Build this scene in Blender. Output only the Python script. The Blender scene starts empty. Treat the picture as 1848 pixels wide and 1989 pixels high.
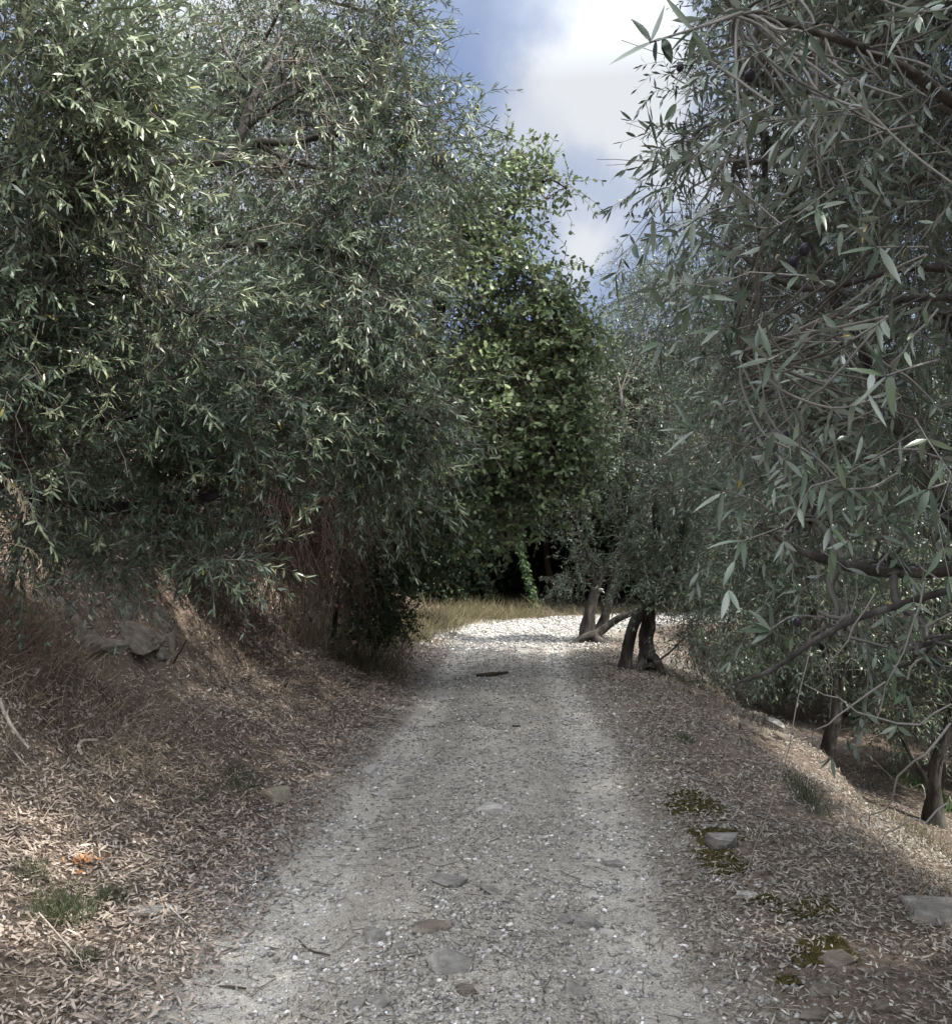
import bpy, bmesh, math
import numpy as np
from math import radians, sin, cos, pi
from mathutils import Vector, Matrix

# ------------------------------------------------------------------ camera, sky, sun
scene = bpy.context.scene
COL = scene.collection
CAM_H = 1.5
PITCH = radians(2.46)
FPX = 1850.0
CX, CY = 924.0, 994.5

cam_data = bpy.data.cameras.new('camera')
cam_data.sensor_fit = 'HORIZONTAL'
cam_data.sensor_width = 36.0
cam_data.lens = 36.0 * FPX / 1848.0
cam_data.clip_start = 0.05
cam_data.clip_end = 2000.0
cam = bpy.data.objects.new('camera', cam_data)
COL.objects.link(cam)
cam.location = (0.0, 0.0, CAM_H)
cam.rotation_euler = (radians(90) + PITCH, 0, 0)
scene.camera = cam

SUN_EL = radians(52)
SUN_AZ = math.atan2(0.93, -0.36)           # from +Y towards +X
SUN = np.array([sin(SUN_AZ) * cos(SUN_EL), cos(SUN_AZ) * cos(SUN_EL), sin(SUN_EL)])

vs = scene.view_settings
scene.display_settings.display_device = 'sRGB'
vs.view_transform = 'Standard'
vs.look = 'None'
vs.exposure = 2.25
vs.gamma = 1.0
vs.use_curve_mapping = False

world = bpy.data.worlds.new('World')
scene.world = world
world.use_nodes = True
wt = world.node_tree
for n in list(wt.nodes):
    wt.nodes.remove(n)


def wnode(t, **kw):
    n = wt.nodes.new(t)
    for k, v in kw.items():
        setattr(n, k, v)
    return n


def wmath(op, a, b=None, c=None, clamp=False):
    n = wt.nodes.new('ShaderNodeMath')
    n.operation = op
    n.use_clamp = clamp
    for i, v in enumerate((a, b, c)):
        if v is None:
            continue
        if isinstance(v, (int, float)):
            n.inputs[i].default_value = v
        else:
            wt.links.new(v, n.inputs[i])
    return n.outputs[0]


def ray(u, v):
    """World direction through a point of the 1848-wide photograph."""
    a, b = (u - CX) / FPX, (CY - v) / FPX
    d = np.array([a, cos(PITCH) - b * sin(PITCH), sin(PITCH) + b * cos(PITCH)])
    return d


def P(u, v, Y):
    d = ray(u, v)
    return np.array([0, 0, CAM_H]) + d * (Y / d[1])


def build_sky():
    out = wnode('ShaderNodeOutputWorld')
    bg = wnode('ShaderNodeBackground')
    bg.inputs['Strength'].default_value = 0.11
    wt.links.new(bg.outputs[0], out.inputs[0])
    sky = wnode('ShaderNodeTexSky')
    sky.sky_type = 'NISHITA'
    sky.sun_disc = False
    sky.sun_elevation = SUN_EL
    sky.sun_rotation = SUN_AZ
    sky.air_density = 1.0
    sky.dust_density = 1.5
    tc = wnode('ShaderNodeTexCoord')
    # domain-warped direction for soft ragged cloud edges
    nz = wnode('ShaderNodeTexNoise')
    nz.inputs['Scale'].default_value = 7.0
    nz.inputs['Detail'].default_value = 6.0
    nz.inputs['Roughness'].default_value = 0.55
    wt.links.new(tc.outputs['Generated'], nz.inputs['Vector'])
    sub = wnode('ShaderNodeVectorMath', operation='SUBTRACT')
    wt.links.new(nz.outputs['Color'], sub.inputs[0])
    sub.inputs[1].default_value = (0.5, 0.5, 0.5)
    scl = wnode('ShaderNodeVectorMath', operation='SCALE')
    wt.links.new(sub.outputs[0], scl.inputs[0])
    scl.inputs['Scale'].default_value = 0.13
    add = wnode('ShaderNodeVectorMath', operation='ADD')
    wt.links.new(tc.outputs['Generated'], add.inputs[0])
    wt.links.new(scl.outputs[0], add.inputs[1])
    warped = add.outputs[0]
    # cloud bank anchored to directions of the sky: (direction, angular size in degrees, weight)
    blobs = [(ray(1170, 150), 2.6, .8), (ray(1260, 110), 2.6, .75), (ray(1060, 235), 2.4, .42), (ray(1225, 240), 2.2, .5), (ray(1150, 20), 4.5, .32),
             (ray(1120, 460), 1.7, .55), (ray(1190, 430), 1.5, .4), (ray(1130, 525), 1.4, .35), (ray(1300, 330), 2.0, .4), (ray(1010, 330), 1.6, .25),
             (ray(1500, 300), 4.0, .6), (ray(1500, 900), 12.0, .5), (ray(300, 300), 15.0, .6)]
    tot = None
    for d, size, w in blobs:
        d = d / np.linalg.norm(d)
        dist = wnode('ShaderNodeVectorMath', operation='DISTANCE')
        wt.links.new(warped, dist.inputs[0])
        dist.inputs[1].default_value = tuple(d)
        r = radians(size)
        q = wmath('DIVIDE', dist.outputs['Value'], r)
        q = wmath('MULTIPLY', q, q)
        g = wmath('MULTIPLY', wmath('EXPONENT', wmath('MULTIPLY', q, -0.8)), w)
        tot = g if tot is None else wmath('ADD', tot, g)
    # unseen bright overcast overhead and behind the viewer, added to lift the shade
    sep = wnode('ShaderNodeSeparateXYZ')
    wt.links.new(tc.outputs['Generated'], sep.inputs[0])
    up = wmath('SUBTRACT', wmath('MULTIPLY', sep.outputs[2], 1.6), 0.72, clamp=True)
    back = wmath('MULTIPLY', wmath('MULTIPLY', sep.outputs[1], -1.3, clamp=True), wmath('MULTIPLY', sep.outputs[2], 1.6, clamp=True))
    nz2 = wnode('ShaderNodeTexNoise')
    nz2.inputs['Scale'].default_value = 4.2
    nz2.inputs['Detail'].default_value = 8.0
    wt.links.new(tc.outputs['Generated'], nz2.inputs['Vector'])
    wisps = wmath('MULTIPLY', wmath('SUBTRACT', nz2.outputs['Fac'], 0.47), 1.1)
    over = wmath('MAXIMUM', up, back)
    tot = wmath('ADD', wmath('ADD', tot, wisps), over)
    ss = wnode('ShaderNodeMapRange')
    ss.interpolation_type = 'SMOOTHSTEP'
    ss.inputs['From Min'].default_value = 0.08
    ss.inputs['From Max'].default_value = 1.0
    wt.links.new(tot, ss.inputs['Value'])
    # grey-blue veil of thin cloud under the clear parts
    veil = wnode('ShaderNodeMix', data_type='RGBA')
    veil.inputs['Factor'].default_value = 0.92
    wt.links.new(sky.outputs[0], veil.inputs['A'])
    veil.inputs['B'].default_value = (0.45, 0.60, 0.98, 1)
    # cloud brightness: brighter overhead and behind
    bright = wmath('ADD', wmath('MULTIPLY', over, 11.0), 1.62)
    cc = wnode('ShaderNodeCombineColor')
    wt.links.new(wmath('MULTIPLY', bright, 0.945), cc.inputs[0])
    wt.links.new(wmath('MULTIPLY', bright, 0.98), cc.inputs[1])
    wt.links.new(wmath('MULTIPLY', bright, 1.03), cc.inputs[2])
    mix = wnode('ShaderNodeMix', data_type='RGBA')
    wt.links.new(ss.outputs[0], mix.inputs['Factor'])
    wt.links.new(veil.outputs['Result'], mix.inputs['A'])
    wt.links.new(cc.outputs[0], mix.inputs['B'])
    wt.links.new(mix.outputs['Result'], bg.inputs['Color'])


build_sky()

sun_data = bpy.data.lights.new('sun', 'SUN')
sun_data.energy = 2.2
sun_data.angle = radians(0.8)
sun_data.color = (1.0, 0.95, 0.87)
sun = bpy.data.objects.new('sun', sun_data)
COL.objects.link(sun)
sun.rotation_euler = Vector(SUN).to_track_quat('Z', 'Y').to_euler()
sun.location = (20, -8, 30)

scene.render.engine = 'CYCLES'
scene.cycles.max_bounces = 6
scene.cycles.diffuse_bounces = 3
scene.cycles.glossy_bounces = 2
scene.cycles.transmission_bounces = 3
scene.cycles.sample_clamp_indirect = 6.0

# ------------------------------------------------------------------ numeric helpers
RNG = np.random.default_rng(7)


def nrm(v):
    return v / np.maximum(np.linalg.norm(v, axis=-1, keepdims=True), 1e-9)


def _h(ix, iy, seed):
    n = (ix.astype(np.int64) * 374761393 + iy.astype(np.int64) * 668265263 + seed * 982451653) & 0x7fffffff
    n = ((n ^ (n >> 13)) * 1274126177) & 0x7fffffff
    n = n ^ (n >> 16)
    return (n & 0xffff) / 65535.0


def vnoise(x, y, seed=0):
    x = np.asarray(x, float)
    y = np.asarray(y, float)
    ix, iy = np.floor(x), np.floor(y)
    fx, fy = x - ix, y - iy
    fx, fy = fx * fx * (3 - 2 * fx), fy * fy * (3 - 2 * fy)
    a, b = _h(ix, iy, seed), _h(ix + 1, iy, seed)
    c, d = _h(ix, iy + 1, seed), _h(ix + 1, iy + 1, seed)
    return (a + (b - a) * fx) * (1 - fy) + (c + (d - c) * fx) * fy


def fbm(x, y, octs=4, seed=0):
    t, amp, s = 0.0, 0.5, 0.0
    for o in range(octs):
        t = t + amp * vnoise(x * 2 ** o, y * 2 ** o, seed + o * 17)
        s += amp
        amp *= 0.5
    return t / s


def catmull(pts, per=8):
    pts = np.asarray(pts, float)
    q = np.vstack([2 * pts[0] - pts[1], pts, 2 * pts[-1] - pts[-2]])
    out = []
    for i in range(1, len(q) - 2):
        for t in np.linspace(0, 1, per, endpoint=False):
            out.append(0.5 * ((2 * q[i]) + (-q[i - 1] + q[i + 1]) * t + (2 * q[i - 1] - 5 * q[i] + 4 * q[i + 1] - q[i + 2]) * t * t
                              + (-q[i - 1] + 3 * q[i] - 3 * q[i + 1] + q[i + 2]) * t ** 3))
    out.append(q[-2])
    return np.array(out)


# ------------------------------------------------------------------ terrain shape
CENTRE = catmull([(-0.30, -30), (-0.25, -4), (-0.16, 0), (-0.10, 3), (0.10, 6.5), (0.32, 11.8), (0.62, 15.5), (1.15, 18.4), (2.3, 20.6),
                  (4.4, 21.9), (8, 22.6), (16, 22.5), (40, 21)], 6)


def dist_track(x, y):
    """Signed distance to the middle of the track, positive to its right."""
    x = np.atleast_1d(np.asarray(x, float)).ravel()
    y = np.atleast_1d(np.asarray(y, float)).ravel()
    a, b = CENTRE[:-1], CENTRE[1:]
    ab = b - a
    L2 = (ab ** 2).sum(1)
    res = np.empty(len(x))
    for s in range(0, len(x), 20000):
        px, py = x[s:s + 20000, None], y[s:s + 20000, None]
        t = np.clip(((px - a[:, 0]) * ab[:, 0] + (py - a[:, 1]) * ab[:, 1]) / L2, 0, 1)
        dx, dy = px - a[:, 0] - t * ab[:, 0], py - a[:, 1] - t * ab[:, 1]
        d2 = dx * dx + dy * dy
        k = d2.argmin(1)
        i = np.arange(len(k))
        cr = ab[k, 0] * dy[i, k] - ab[k, 1] * dx[i, k]
        res[s:s + 20000] = np.sqrt(d2[i, k]) * np.where(cr > 0, -1, 1)
    return res


def height_raw(x, y):
    x = np.asarray(x, float).ravel()
    y = np.asarray(y, float).ravel()
    d = dist_track(x, y)
    wob = (fbm(x * 0.7, y * 0.7, 3, 3) - 0.5) * 0.5
    e = np.maximum(0, -d - 0.92 + wob * np.clip((-d - 0.6) * 2, 0, 1))
    left = np.interp(e, [0, 0.6, 1.4, 1.9, 2.5, 3.4, 6, 14, 60, 400], [0, 0.10, 0.42, 1.0, 1.95, 2.7, 3.8, 7, 20, 60])
    left = left * np.interp(y, [15, 22], [1, .07])
    r = np.maximum(0, d - 1.0 + wob * np.clip((d - 0.7) * 2, 0, 1))
    right = np.interp(r, [0, 0.5, 0.9, 1.75, 2.5, 3.5, 6, 15, 60, 400], [0, 0.03, 0.0, -0.27, -1.05, -1.4, -1.8, -2.8, -8, -30])
    ruts = -0.035 * np.exp(-((np.abs(d) - 0.66) / 0.24) ** 2) + 0.015 * np.exp(-(d / 0.3) ** 2)
    near = np.clip(1.4 - np.abs(y - 8) / 30, 0, 1)
    bump = (fbm(x * 1.5, y * 1.5, 4, 11) - 0.5) * 0.10 * np.clip(0.35 + np.abs(d) * 0.4, 0.3, 1.6)
    fine = (fbm(x * 7, y * 7, 3, 21) - 0.5) * 0.03 * near
    steep = np.clip((e - 1.2) * 1.4, 0, 1) * np.clip((3.2 - e), 0, 1)
    crag = steep * (fbm(x * 3 + y, y * 3, 4, 31) - 0.5) * 0.45
    return left + right + ruts + bump + fine + crag, d


def axis_pts(lo, hi, step, far_lo, far_hi, grow=1.12):
    mid = list(np.arange(lo, hi + 1e-6, step))
    s, p = step, lo
    left = []
    while p > far_lo:
        s *= grow
        p -= s
        left.append(p)
    s, p = step, hi
    right = []
    while p < far_hi:
        s *= grow
        p += s
        right.append(p)
    return np.array(left[::-1] + mid + right)


GX = axis_pts(-4.2, 4.2, 0.045, -420, 420)
ya = np.array(list(np.arange(-2.0, 2.4, 0.15)) + list(np.arange(2.4, 9.0, 0.045)) + list(np.arange(9.0, 24.0, 0.09)))
s, p, ext = 0.1, ya[-1], []
while p < 480:
    s *= 1.1
    p += s
    ext.append(p)
s, p, pre = 0.3, ya[0], []
while p > -60:
    s *= 1.3
    p -= s
    pre.append(p)
GY = np.concatenate([pre[::-1], ya, ext])
gx, gy = np.meshgrid(GX, GY)
hz, hd = height_raw(gx, gy)
GZ = hz.reshape(gx.shape)
GD = hd.reshape(gx.shape)


def bil(A, x, y):
    i = np.clip(np.searchsorted(GX, x) - 1, 0, len(GX) - 2)
    j = np.clip(np.searchsorted(GY, y) - 1, 0, len(GY) - 2)
    fx = (x - GX[i]) / (GX[i + 1] - GX[i])
    fy = (y - GY[j]) / (GY[j + 1] - GY[j])
    return (A[j, i] * (1 - fx) + A[j, i + 1] * fx) * (1 - fy) + (A[j + 1, i] * (1 - fx) + A[j + 1, i + 1] * fx) * fy


def H(x, y):
    return bil(GZ, np.asarray(x, float), np.asarray(y, float))


def Dn(x, y):
    return bil(GD, np.asarray(x, float), np.asarray(y, float))


def gnormal(x, y, e=0.05):
    nx = -(H(x + e, y) - H(x - e, y)) / (2 * e)
    ny = -(H(x, y + e) - H(x, y - e)) / (2 * e)
    return nrm(np.stack([nx, ny, np.ones_like(nx)], -1))


def G(u, v, tmax=60):
    """Where the view ray of a photo point meets the ground."""
    d = ray(u, v)
    o = np.array([0, 0, CAM_H])
    t = np.linspace(1.0, tmax, 6000)
    pts = o + d * t[:, None]
    below = pts[:, 2] < H(pts[:, 0], pts[:, 1])
    if not below.any():
        return pts[-1]
    return pts[below.argmax()]


# ------------------------------------------------------------------ mesh and object helpers
def mesh_obj(name, V, polys, mat, parent=None, rnd=None, smooth=False, pattrs=None):
    V = np.asarray(V, np.float32).reshape(-1, 3)
    me = bpy.data.meshes.new(name)
    polys = [np.asarray(p, np.int32) for p in polys if len(p)]
    loops = np.concatenate([p.ravel() for p in polys])
    tot = np.concatenate([np.full(len(p), p.shape[1], np.int32) for p in polys])
    start = np.concatenate([[0], np.cumsum(tot)[:-1]]).astype(np.int32)
    off = np.zeros(3)
    if parent is not None:
        off = np.array(parent.location)
    me.vertices.add(len(V))
    me.vertices.foreach_set('co', (V - off.astype(np.float32)).ravel())
    me.loops.add(len(loops))
    me.loops.foreach_set('vertex_index', loops)
    me.polygons.add(len(tot))
    me.polygons.foreach_set('loop_start', start)
    if smooth:
        me.polygons.foreach_set('use_smooth', np.ones(len(tot), bool))
    if rnd is not None:
        a = me.attributes.new('rnd', 'FLOAT', 'FACE')
        a.data.foreach_set('value', np.asarray(rnd, np.float32))
    for k, arr in (pattrs or {}).items():
        a = me.attributes.new(k, 'FLOAT', 'POINT')
        a.data.foreach_set('value', np.asarray(arr, np.float32).ravel())
    me.update(calc_edges=True)
    me.materials.append(mat)
    o = bpy.data.objects.new(name, me)
    COL.objects.link(o)
    if parent is not None:
        o.parent = parent
    return o


def tag(o, label=None, cat=None, group=None, kind=None):
    for k, v in (('label', label), ('category', cat), ('group', group), ('kind', kind)):
        if v:
            o[k] = v
    return o


def empty(name, loc, label, cat, group=None):
    o = bpy.data.objects.new(name, None)
    o.empty_display_size = 0.3
    COL.objects.link(o)
    o.location = tuple(float(c) for c in loc)
    return tag(o, label, cat, group)


class Buf:
    """Collects leaves, twigs and tubes of one part into one mesh."""

    def __init__(self):
        self.V, self.polys, self.r, self.n = [], {}, {}, 0

    def add(self, V, polys, rnd=None):
        V = np.asarray(V, np.float32).reshape(-1, 3)
        for p in polys:
            p = np.asarray(p, np.int32)
            k = p.shape[1]
            self.polys.setdefault(k, []).append(p + self.n)
            self.r.setdefault(k, []).append(np.zeros(len(p)) if rnd is None else rnd[k] if isinstance(rnd, dict) else np.broadcast_to(float(rnd), (len(p),)))
        self.V.append(V)
        self.n += len(V)

    def build(self, name, mat, parent=None, smooth=False):
        ks = sorted(self.polys)
        polys = [np.concatenate(self.polys[k]) for k in ks]
        rnd = np.concatenate([np.concatenate(self.r[k]) for k in ks])
        return mesh_obj(name, np.concatenate(self.V), polys, mat, parent, rnd, smooth)


def _mirror(outline):
    s = [a for a, b in outline] + [a for a, b in outline[::-1] if b > 0 and a < 1]
    w = [b for a, b in outline] + [-b for a, b in outline[::-1] if b > 0 and a < 1]
    return s, w


TPL = {}
TPL['low'] = (np.array([0, .5, 1, .5]), np.array([0, 1, 0, -1.]), [np.array([[0, 3, 2, 1]])])
TPL['mid'] = (np.array([0, .3, .68, 1, .68, .3]), np.array([0, .9, .85, 0, -.85, -.9]), [np.array([[0, 5, 1], [2, 4, 3]]), np.array([[1, 5, 4, 2]])])
sp = [0, .12, .34, .6, .83, 1.0]
wd = [.10, .62, 1.0, .88, .45, 0.02]
s_ = np.array(sp + sp + sp)
w_ = np.array([0] * 6 + wd + [-x for x in wd])
q = []
for i in range(5):
    q.append([i, i + 1, 7 + i, 6 + i])
    q.append([i, 12 + i, 13 + i, i + 1])
TPL['fine'] = (s_, w_, [np.array(q)])
TPL['blade'] = (np.array([0, 0, .4, .4, .75, .75, 1.0]), np.array([1, -1, .9, -.9, .6, -.6, 0]),
                [np.array([[4, 5, 6]]), np.array([[0, 1, 3, 2], [2, 3, 5, 4]])])
ol = [(0, 0.06), (.10, .30), (.24, .70), (.34, .42), (.52, .98), (.62, .58), (.80, .80), (.90, .40), (1.0, .0)]
s1 = [a for a, b in ol] + [a for a, b in ol[-2::-1]]
w1 = [b for a, b in ol] + [-b for a, b in ol[-2::-1]]
TPL['oak'] = (np.array(s1), np.array(w1), [np.array([list(range(len(s1)))[::-1]])])


def leaves(buf, tpl, pos, axis, normal, L, W, curl=0.0, fold=0.0, rnd=None):
    s, w, polys = TPL[tpl]
    n = len(pos)
    if n == 0:
        return
    axis = nrm(axis)
    normal = nrm(normal - axis * (normal * axis).sum(-1, keepdims=True))
    side = np.cross(normal, axis)
    L = np.broadcast_to(L, (n,))
    W = np.broadcast_to(W, (n,))
    curl = np.broadcast_to(curl, (n,))
    V = (pos[:, None] + axis[:, None] * (L[:, None] * s)[..., None] + side[:, None] * (0.5 * W[:, None] * w)[..., None]
         + normal[:, None] * (L[:, None] * curl[:, None] * (s * s - 0.3 * s) + W[:, None] * fold * np.abs(w))[..., None])
    k = len(s)
    base = (np.arange(n) * k)[:, None, None]
    pl, rr = [], {}
    if rnd is None:
        rnd = RNG.random(n)
    for p in polys:
        pl.append((base + p[None]).reshape(-1, p.shape[1]))
        rr[p.shape[1]] = np.repeat(rnd, len(p))
    buf.add(V, pl, rr)


def twigs(buf, pts, r0, r1, sides=3, rnd=None):
    """pts (N,K,3): N thin tapered tubes."""
    N, K, _ = pts.shape
    T = nrm(pts[:, -1] - pts[:, 0])
    ref = np.where(np.abs(T[:, 2:3]) < 0.9, np.array([[0, 0, 1.]]), np.array([[1., 0, 0]]))
    A = nrm(np.cross(T, ref))
    B = np.cross(T, A)
    r = (np.broadcast_to(r0, (N,))[:, None] * (1 - np.linspace(0, 1, K)) + np.broadcast_to(r1, (N,))[:, None] * np.linspace(0, 1, K))
    ph = np.arange(sides) * 2 * pi / sides
    ring = A[:, None] * np.cos(ph)[None, :, None] + B[:, None] * np.sin(ph)[None, :, None]
    V = pts[:, :, None] + r[:, :, None, None] * ring[:, None]
    idx = np.arange(N * K * sides).reshape(N, K, sides)
    a, b = idx[:, :-1], idx[:, 1:]
    q = np.stack([a, np.roll(a, -1, 2), np.roll(b, -1, 2), b], -1).reshape(-1, 4)
    rr = RNG.random(N) if rnd is None else np.broadcast_to(rnd, (N,))
    buf.add(V, [q], {4: np.repeat(rr, (K - 1) * sides)})


def tube(buf, pts, radii, sides=10, knob=0.12, per=6, seed=0, flare=0.0):
    """A gnarled tapering limb through the given points."""
    pts = catmull(pts, per)
    r = np.interp(np.linspace(0, 1, len(pts)), np.linspace(0, 1, len(radii)), radii)
    T = nrm(np.gradient(pts, axis=0))
    A = np.cross(T[0], [0.31, 0.87, 0.4])
    A /= np.linalg.norm(A)
    V = []
    ph = np.arange(sides) * 2 * pi / sides
    ln = np.concatenate([[0], np.cumsum(np.linalg.norm(np.diff(pts, axis=0), axis=1))])
    for i in range(len(pts)):
        A = A - T[i] * A.dot(T[i])
        A /= np.linalg.norm(A)
        B = np.cross(T[i], A)
        k = 1 + knob * 2 * (fbm(np.cos(ph) * 1.6 + 5 + seed, np.sin(ph) * 1.6 + ln[i] * 1.5 / max(r[0], .02) * .25, 3, seed) - 0.5) * 2
        if flare:
            f = math.exp(-ln[i] / (r[0] * 2.2))
            k = k * (1 + flare * f * (0.5 + 0.9 * np.abs(np.sin(ph * 2.5 + seed))))
        V.append(pts[i] + (np.cos(ph)[:, None] * A + np.sin(ph)[:, None] * B) * (r[i] * k)[:, None])
    V = np.concatenate(V)
    K = len(pts)
    idx = np.arange(K * sides).reshape(K, sides)
    a, b = idx[:-1], idx[1:]
    q = np.stack([a, np.roll(a, -1, 1), np.roll(b, -1, 1), b], -1).reshape(-1, 4)
    V = np.vstack([V, pts[-1:]])
    cap = np.stack([idx[-1], np.roll(idx[-1], -1), np.full(sides, K * sides)], -1)
    buf.add(V, [q, cap], 0.5)
    return pts


# ------------------------------------------------------------------ materials
def new_mat(name):
    m = bpy.data.materials.new(name)
    m.use_nodes = True
    nt = m.node_tree
    nt.nodes.clear()
    return m, nt


def N(nt, t, **kw):
    n = nt.nodes.new(t)
    for k, v in kw.items():
        setattr(n, k, v)
    return n


def ramp(nt, fac, stops, interp='LINEAR'):
    r = N(nt, 'ShaderNodeValToRGB')
    r.color_ramp.interpolation = interp
    el = r.color_ramp.elements
    while len(el) < len(stops):
        el.new(0.5)
    for e, (p, c) in zip(el, stops):
        e.position = p
        e.color = (*c, 1) if len(c) == 3 else c
    nt.links.new(fac, r.inputs[0])
    return r.outputs[0]


def mixc(nt, fac, a, b, blend='MIX'):
    m = N(nt, 'ShaderNodeMix', data_type='RGBA', blend_type=blend)
    for sock, v in ((m.inputs['Factor'], fac), (m.inputs['A'], a), (m.inputs['B'], b)):
        if isinstance(v, (int, float)):
            sock.default_value = v
        elif isinstance(v, tuple):
            sock.default_value = (*v, 1) if len(v) == 3 else v
        else:
            nt.links.new(v, sock)
    return m.outputs['Result']


def noise_tex(nt, scale, detail=5, rough=0.6, vec=None):
    n = N(nt, 'ShaderNodeTexNoise')
    n.inputs['Scale'].default_value = scale
    n.inputs['Detail'].default_value = detail
    n.inputs['Roughness'].default_value = rough
    if vec is not None:
        nt.links.new(vec, n.inputs['Vector'])
    return n


def leaf_mat(name, stops, back, trans=0.2, rough=0.45, spec=0.4, tcol=None):
    m, nt = new_mat(name)
    at = N(nt, 'ShaderNodeAttribute', attribute_name='rnd')
    front = ramp(nt, at.outputs['Fac'], stops)
    geo = N(nt, 'ShaderNodeNewGeometry')
    col = mixc(nt, geo.outputs['Backfacing'], front, back)
    bs = N(nt, 'ShaderNodeBsdfPrincipled')
    nt.links.new(col, bs.inputs['Base Color'])
    bs.inputs['Roughness'].default_value = rough
    bs.inputs['Specular IOR Level'].default_value = spec
    tr = N(nt, 'ShaderNodeBsdfTranslucent')
    if tcol:
        tr.inputs['Color'].default_value = (*tcol, 1)
    else:
        nt.links.new(front, tr.inputs['Color'])
    mx = N(nt, 'ShaderNodeMixShader')
    mx.inputs[0].default_value = trans
    out = N(nt, 'ShaderNodeOutputMaterial')
    nt.links.new(bs.outputs[0], mx.inputs[1])
    nt.links.new(tr.outputs[0], mx.inputs[2])
    nt.links.new(mx.outputs[0], out.inputs[0])
    return m


def rough_mat(name, stops, scale=8, rough=0.9, bump=0.4, attr=False, bscale=None, stretch=None):
    m, nt = new_mat(name)
    tc = N(nt, 'ShaderNodeTexCoord')
    vec = tc.outputs['Object']
    if stretch:
        mp = N(nt, 'ShaderNodeMapping')
        mp.inputs['Scale'].default_value = stretch
        nt.links.new(vec, mp.inputs[0])
        vec = mp.outputs[0]
    nz = noise_tex(nt, scale, 7, 0.65, vec)
    fac = nz.outputs['Fac']
    if attr:
        at = N(nt, 'ShaderNodeAttribute', attribute_name='rnd')
        if attr == 'only':
            fac = at.outputs['Fac']
        else:
            mm = N(nt, 'ShaderNodeMath', operation='MULTIPLY_ADD')
            nt.links.new(nz.outputs['Fac'], mm.inputs[0])
            mm.inputs[1].default_value = 0.6
            m2 = N(nt, 'ShaderNodeMath', operation='MULTIPLY_ADD')
            nt.links.new(at.outputs['Fac'], m2.inputs[0])
            m2.inputs[1].default_value = 0.9
            m2.inputs[2].default_value = -0.25
            nt.links.new(m2.outputs[0], mm.inputs[2])
            fac = mm.outputs[0]
    col = ramp(nt, fac, stops)
    bs = N(nt, 'ShaderNodeBsdfPrincipled')
    nt.links.new(col, bs.inputs['Base Color'])
    bs.inputs['Roughness'].default_value = rough
    bs.inputs['Specular IOR Level'].default_value = 0.2
    if bump:
        nb = noise_tex(nt, bscale or scale * 3, 6, 0.7, vec)
        bp = N(nt, 'ShaderNodeBump')
        bp.inputs['Strength'].default_value = bump
        bp.inputs['Distance'].default_value = 0.02
        nt.links.new(nb.outputs['Fac'], bp.inputs['Height'])
        nt.links.new(bp.outputs[0], bs.inputs['Normal'])
    out = N(nt, 'ShaderNodeOutputMaterial')
    nt.links.new(bs.outputs[0], out.inputs[0])
    return m


M = {}
M['olive'] = leaf_mat('olive_leaf', [(0.0, (.036, .060, .034)), (0.4, (.075, .112, .064)), (0.75, (.140, .182, .112)), (0.965, (.25, .285, .17)),
                                     (0.985, (.30, .27, .06))], (.20, .24, .20), 0.14, 0.36, 0.5)
M['olive_near'] = leaf_mat('near_olive_leaf', [(0.0, (.026, .042, .024)), (0.5, (.056, .084, .050)), (0.93, (.11, .142, .090)), (0.97, (.11, .11, .05)),
                                               (0.99, (.34, .26, .05))], (.17, .205, .175), 0.10, 0.32, 0.6)
M['oak'] = leaf_mat('oak_leaf', [(0.0, (.050, .080, .032)), (0.5, (.115, .160, .064)), (0.85, (.19, .24, .108)), (0.97, (.26, .30, .14)), (1.0, (.20, .14, .06))],
                    (.19, .225, .14), 0.24, 0.42, 0.45)
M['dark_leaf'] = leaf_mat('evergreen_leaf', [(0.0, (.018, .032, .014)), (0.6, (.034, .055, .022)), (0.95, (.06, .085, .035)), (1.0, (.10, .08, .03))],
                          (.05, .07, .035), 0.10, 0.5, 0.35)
M['ivy'] = leaf_mat('ivy_leaf', [(0.0, (.03, .06, .02)), (1.0, (.07, .12, .04))], (.08, .12, .05), 0.15)
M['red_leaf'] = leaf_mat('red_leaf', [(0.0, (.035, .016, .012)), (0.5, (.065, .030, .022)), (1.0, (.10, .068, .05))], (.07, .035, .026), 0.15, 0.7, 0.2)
M['orange_leaf'] = leaf_mat('orange_leaf', [(0.0, (.22, .085, .03)), (1.0, (.40, .20, .08))], (.30, .15, .07), 0.15, 0.7, 0.2)
M['litter'] = leaf_mat('dry_leaf', [(0.0, (.040, .030, .024)), (0.35, (.115, .088, .070)), (0.7, (.235, .188, .155)), (0.92, (.43, .37, .32)), (1.0, (.68, .62, .56))],
                       (.29, .24, .20), 0.06, 0.65, 0.25)
M['litter_grey'] = leaf_mat('grey_dry_leaf', [(0.0, (.034, .030, .026)), (0.4, (.105, .094, .081)), (0.78, (.23, .21, .184)), (0.94, (.42, .39, .35)), (1.0, (.70, .66, .61))],
                            (.24, .22, .19), 0.05, 0.65, 0.25)
M['straw'] = leaf_mat('straw', [(0.0, (.115, .086, .058)), (0.5, (.225, .178, .122)), (1.0, (.44, .375, .275))], (.24, .19, .13), 0.15, 0.7, 0.15)
M['grass'] = leaf_mat('green_grass', [(0.0, (.030, .044, .021)), (0.55, (.058, .078, .038)), (0.8, (.10, .11, .055)), (1.0, (.24, .21, .13))], (.065, .08, .045), 0.2, 0.6, 0.2)
M['verge'] = leaf_mat('verge_grass', [(0.0, (.055, .066, .032)), (0.45, (.115, .105, .058)), (1.0, (.28, .23, .145))], (.14, .12, .07), 0.2, 0.7, 0.15)
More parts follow.
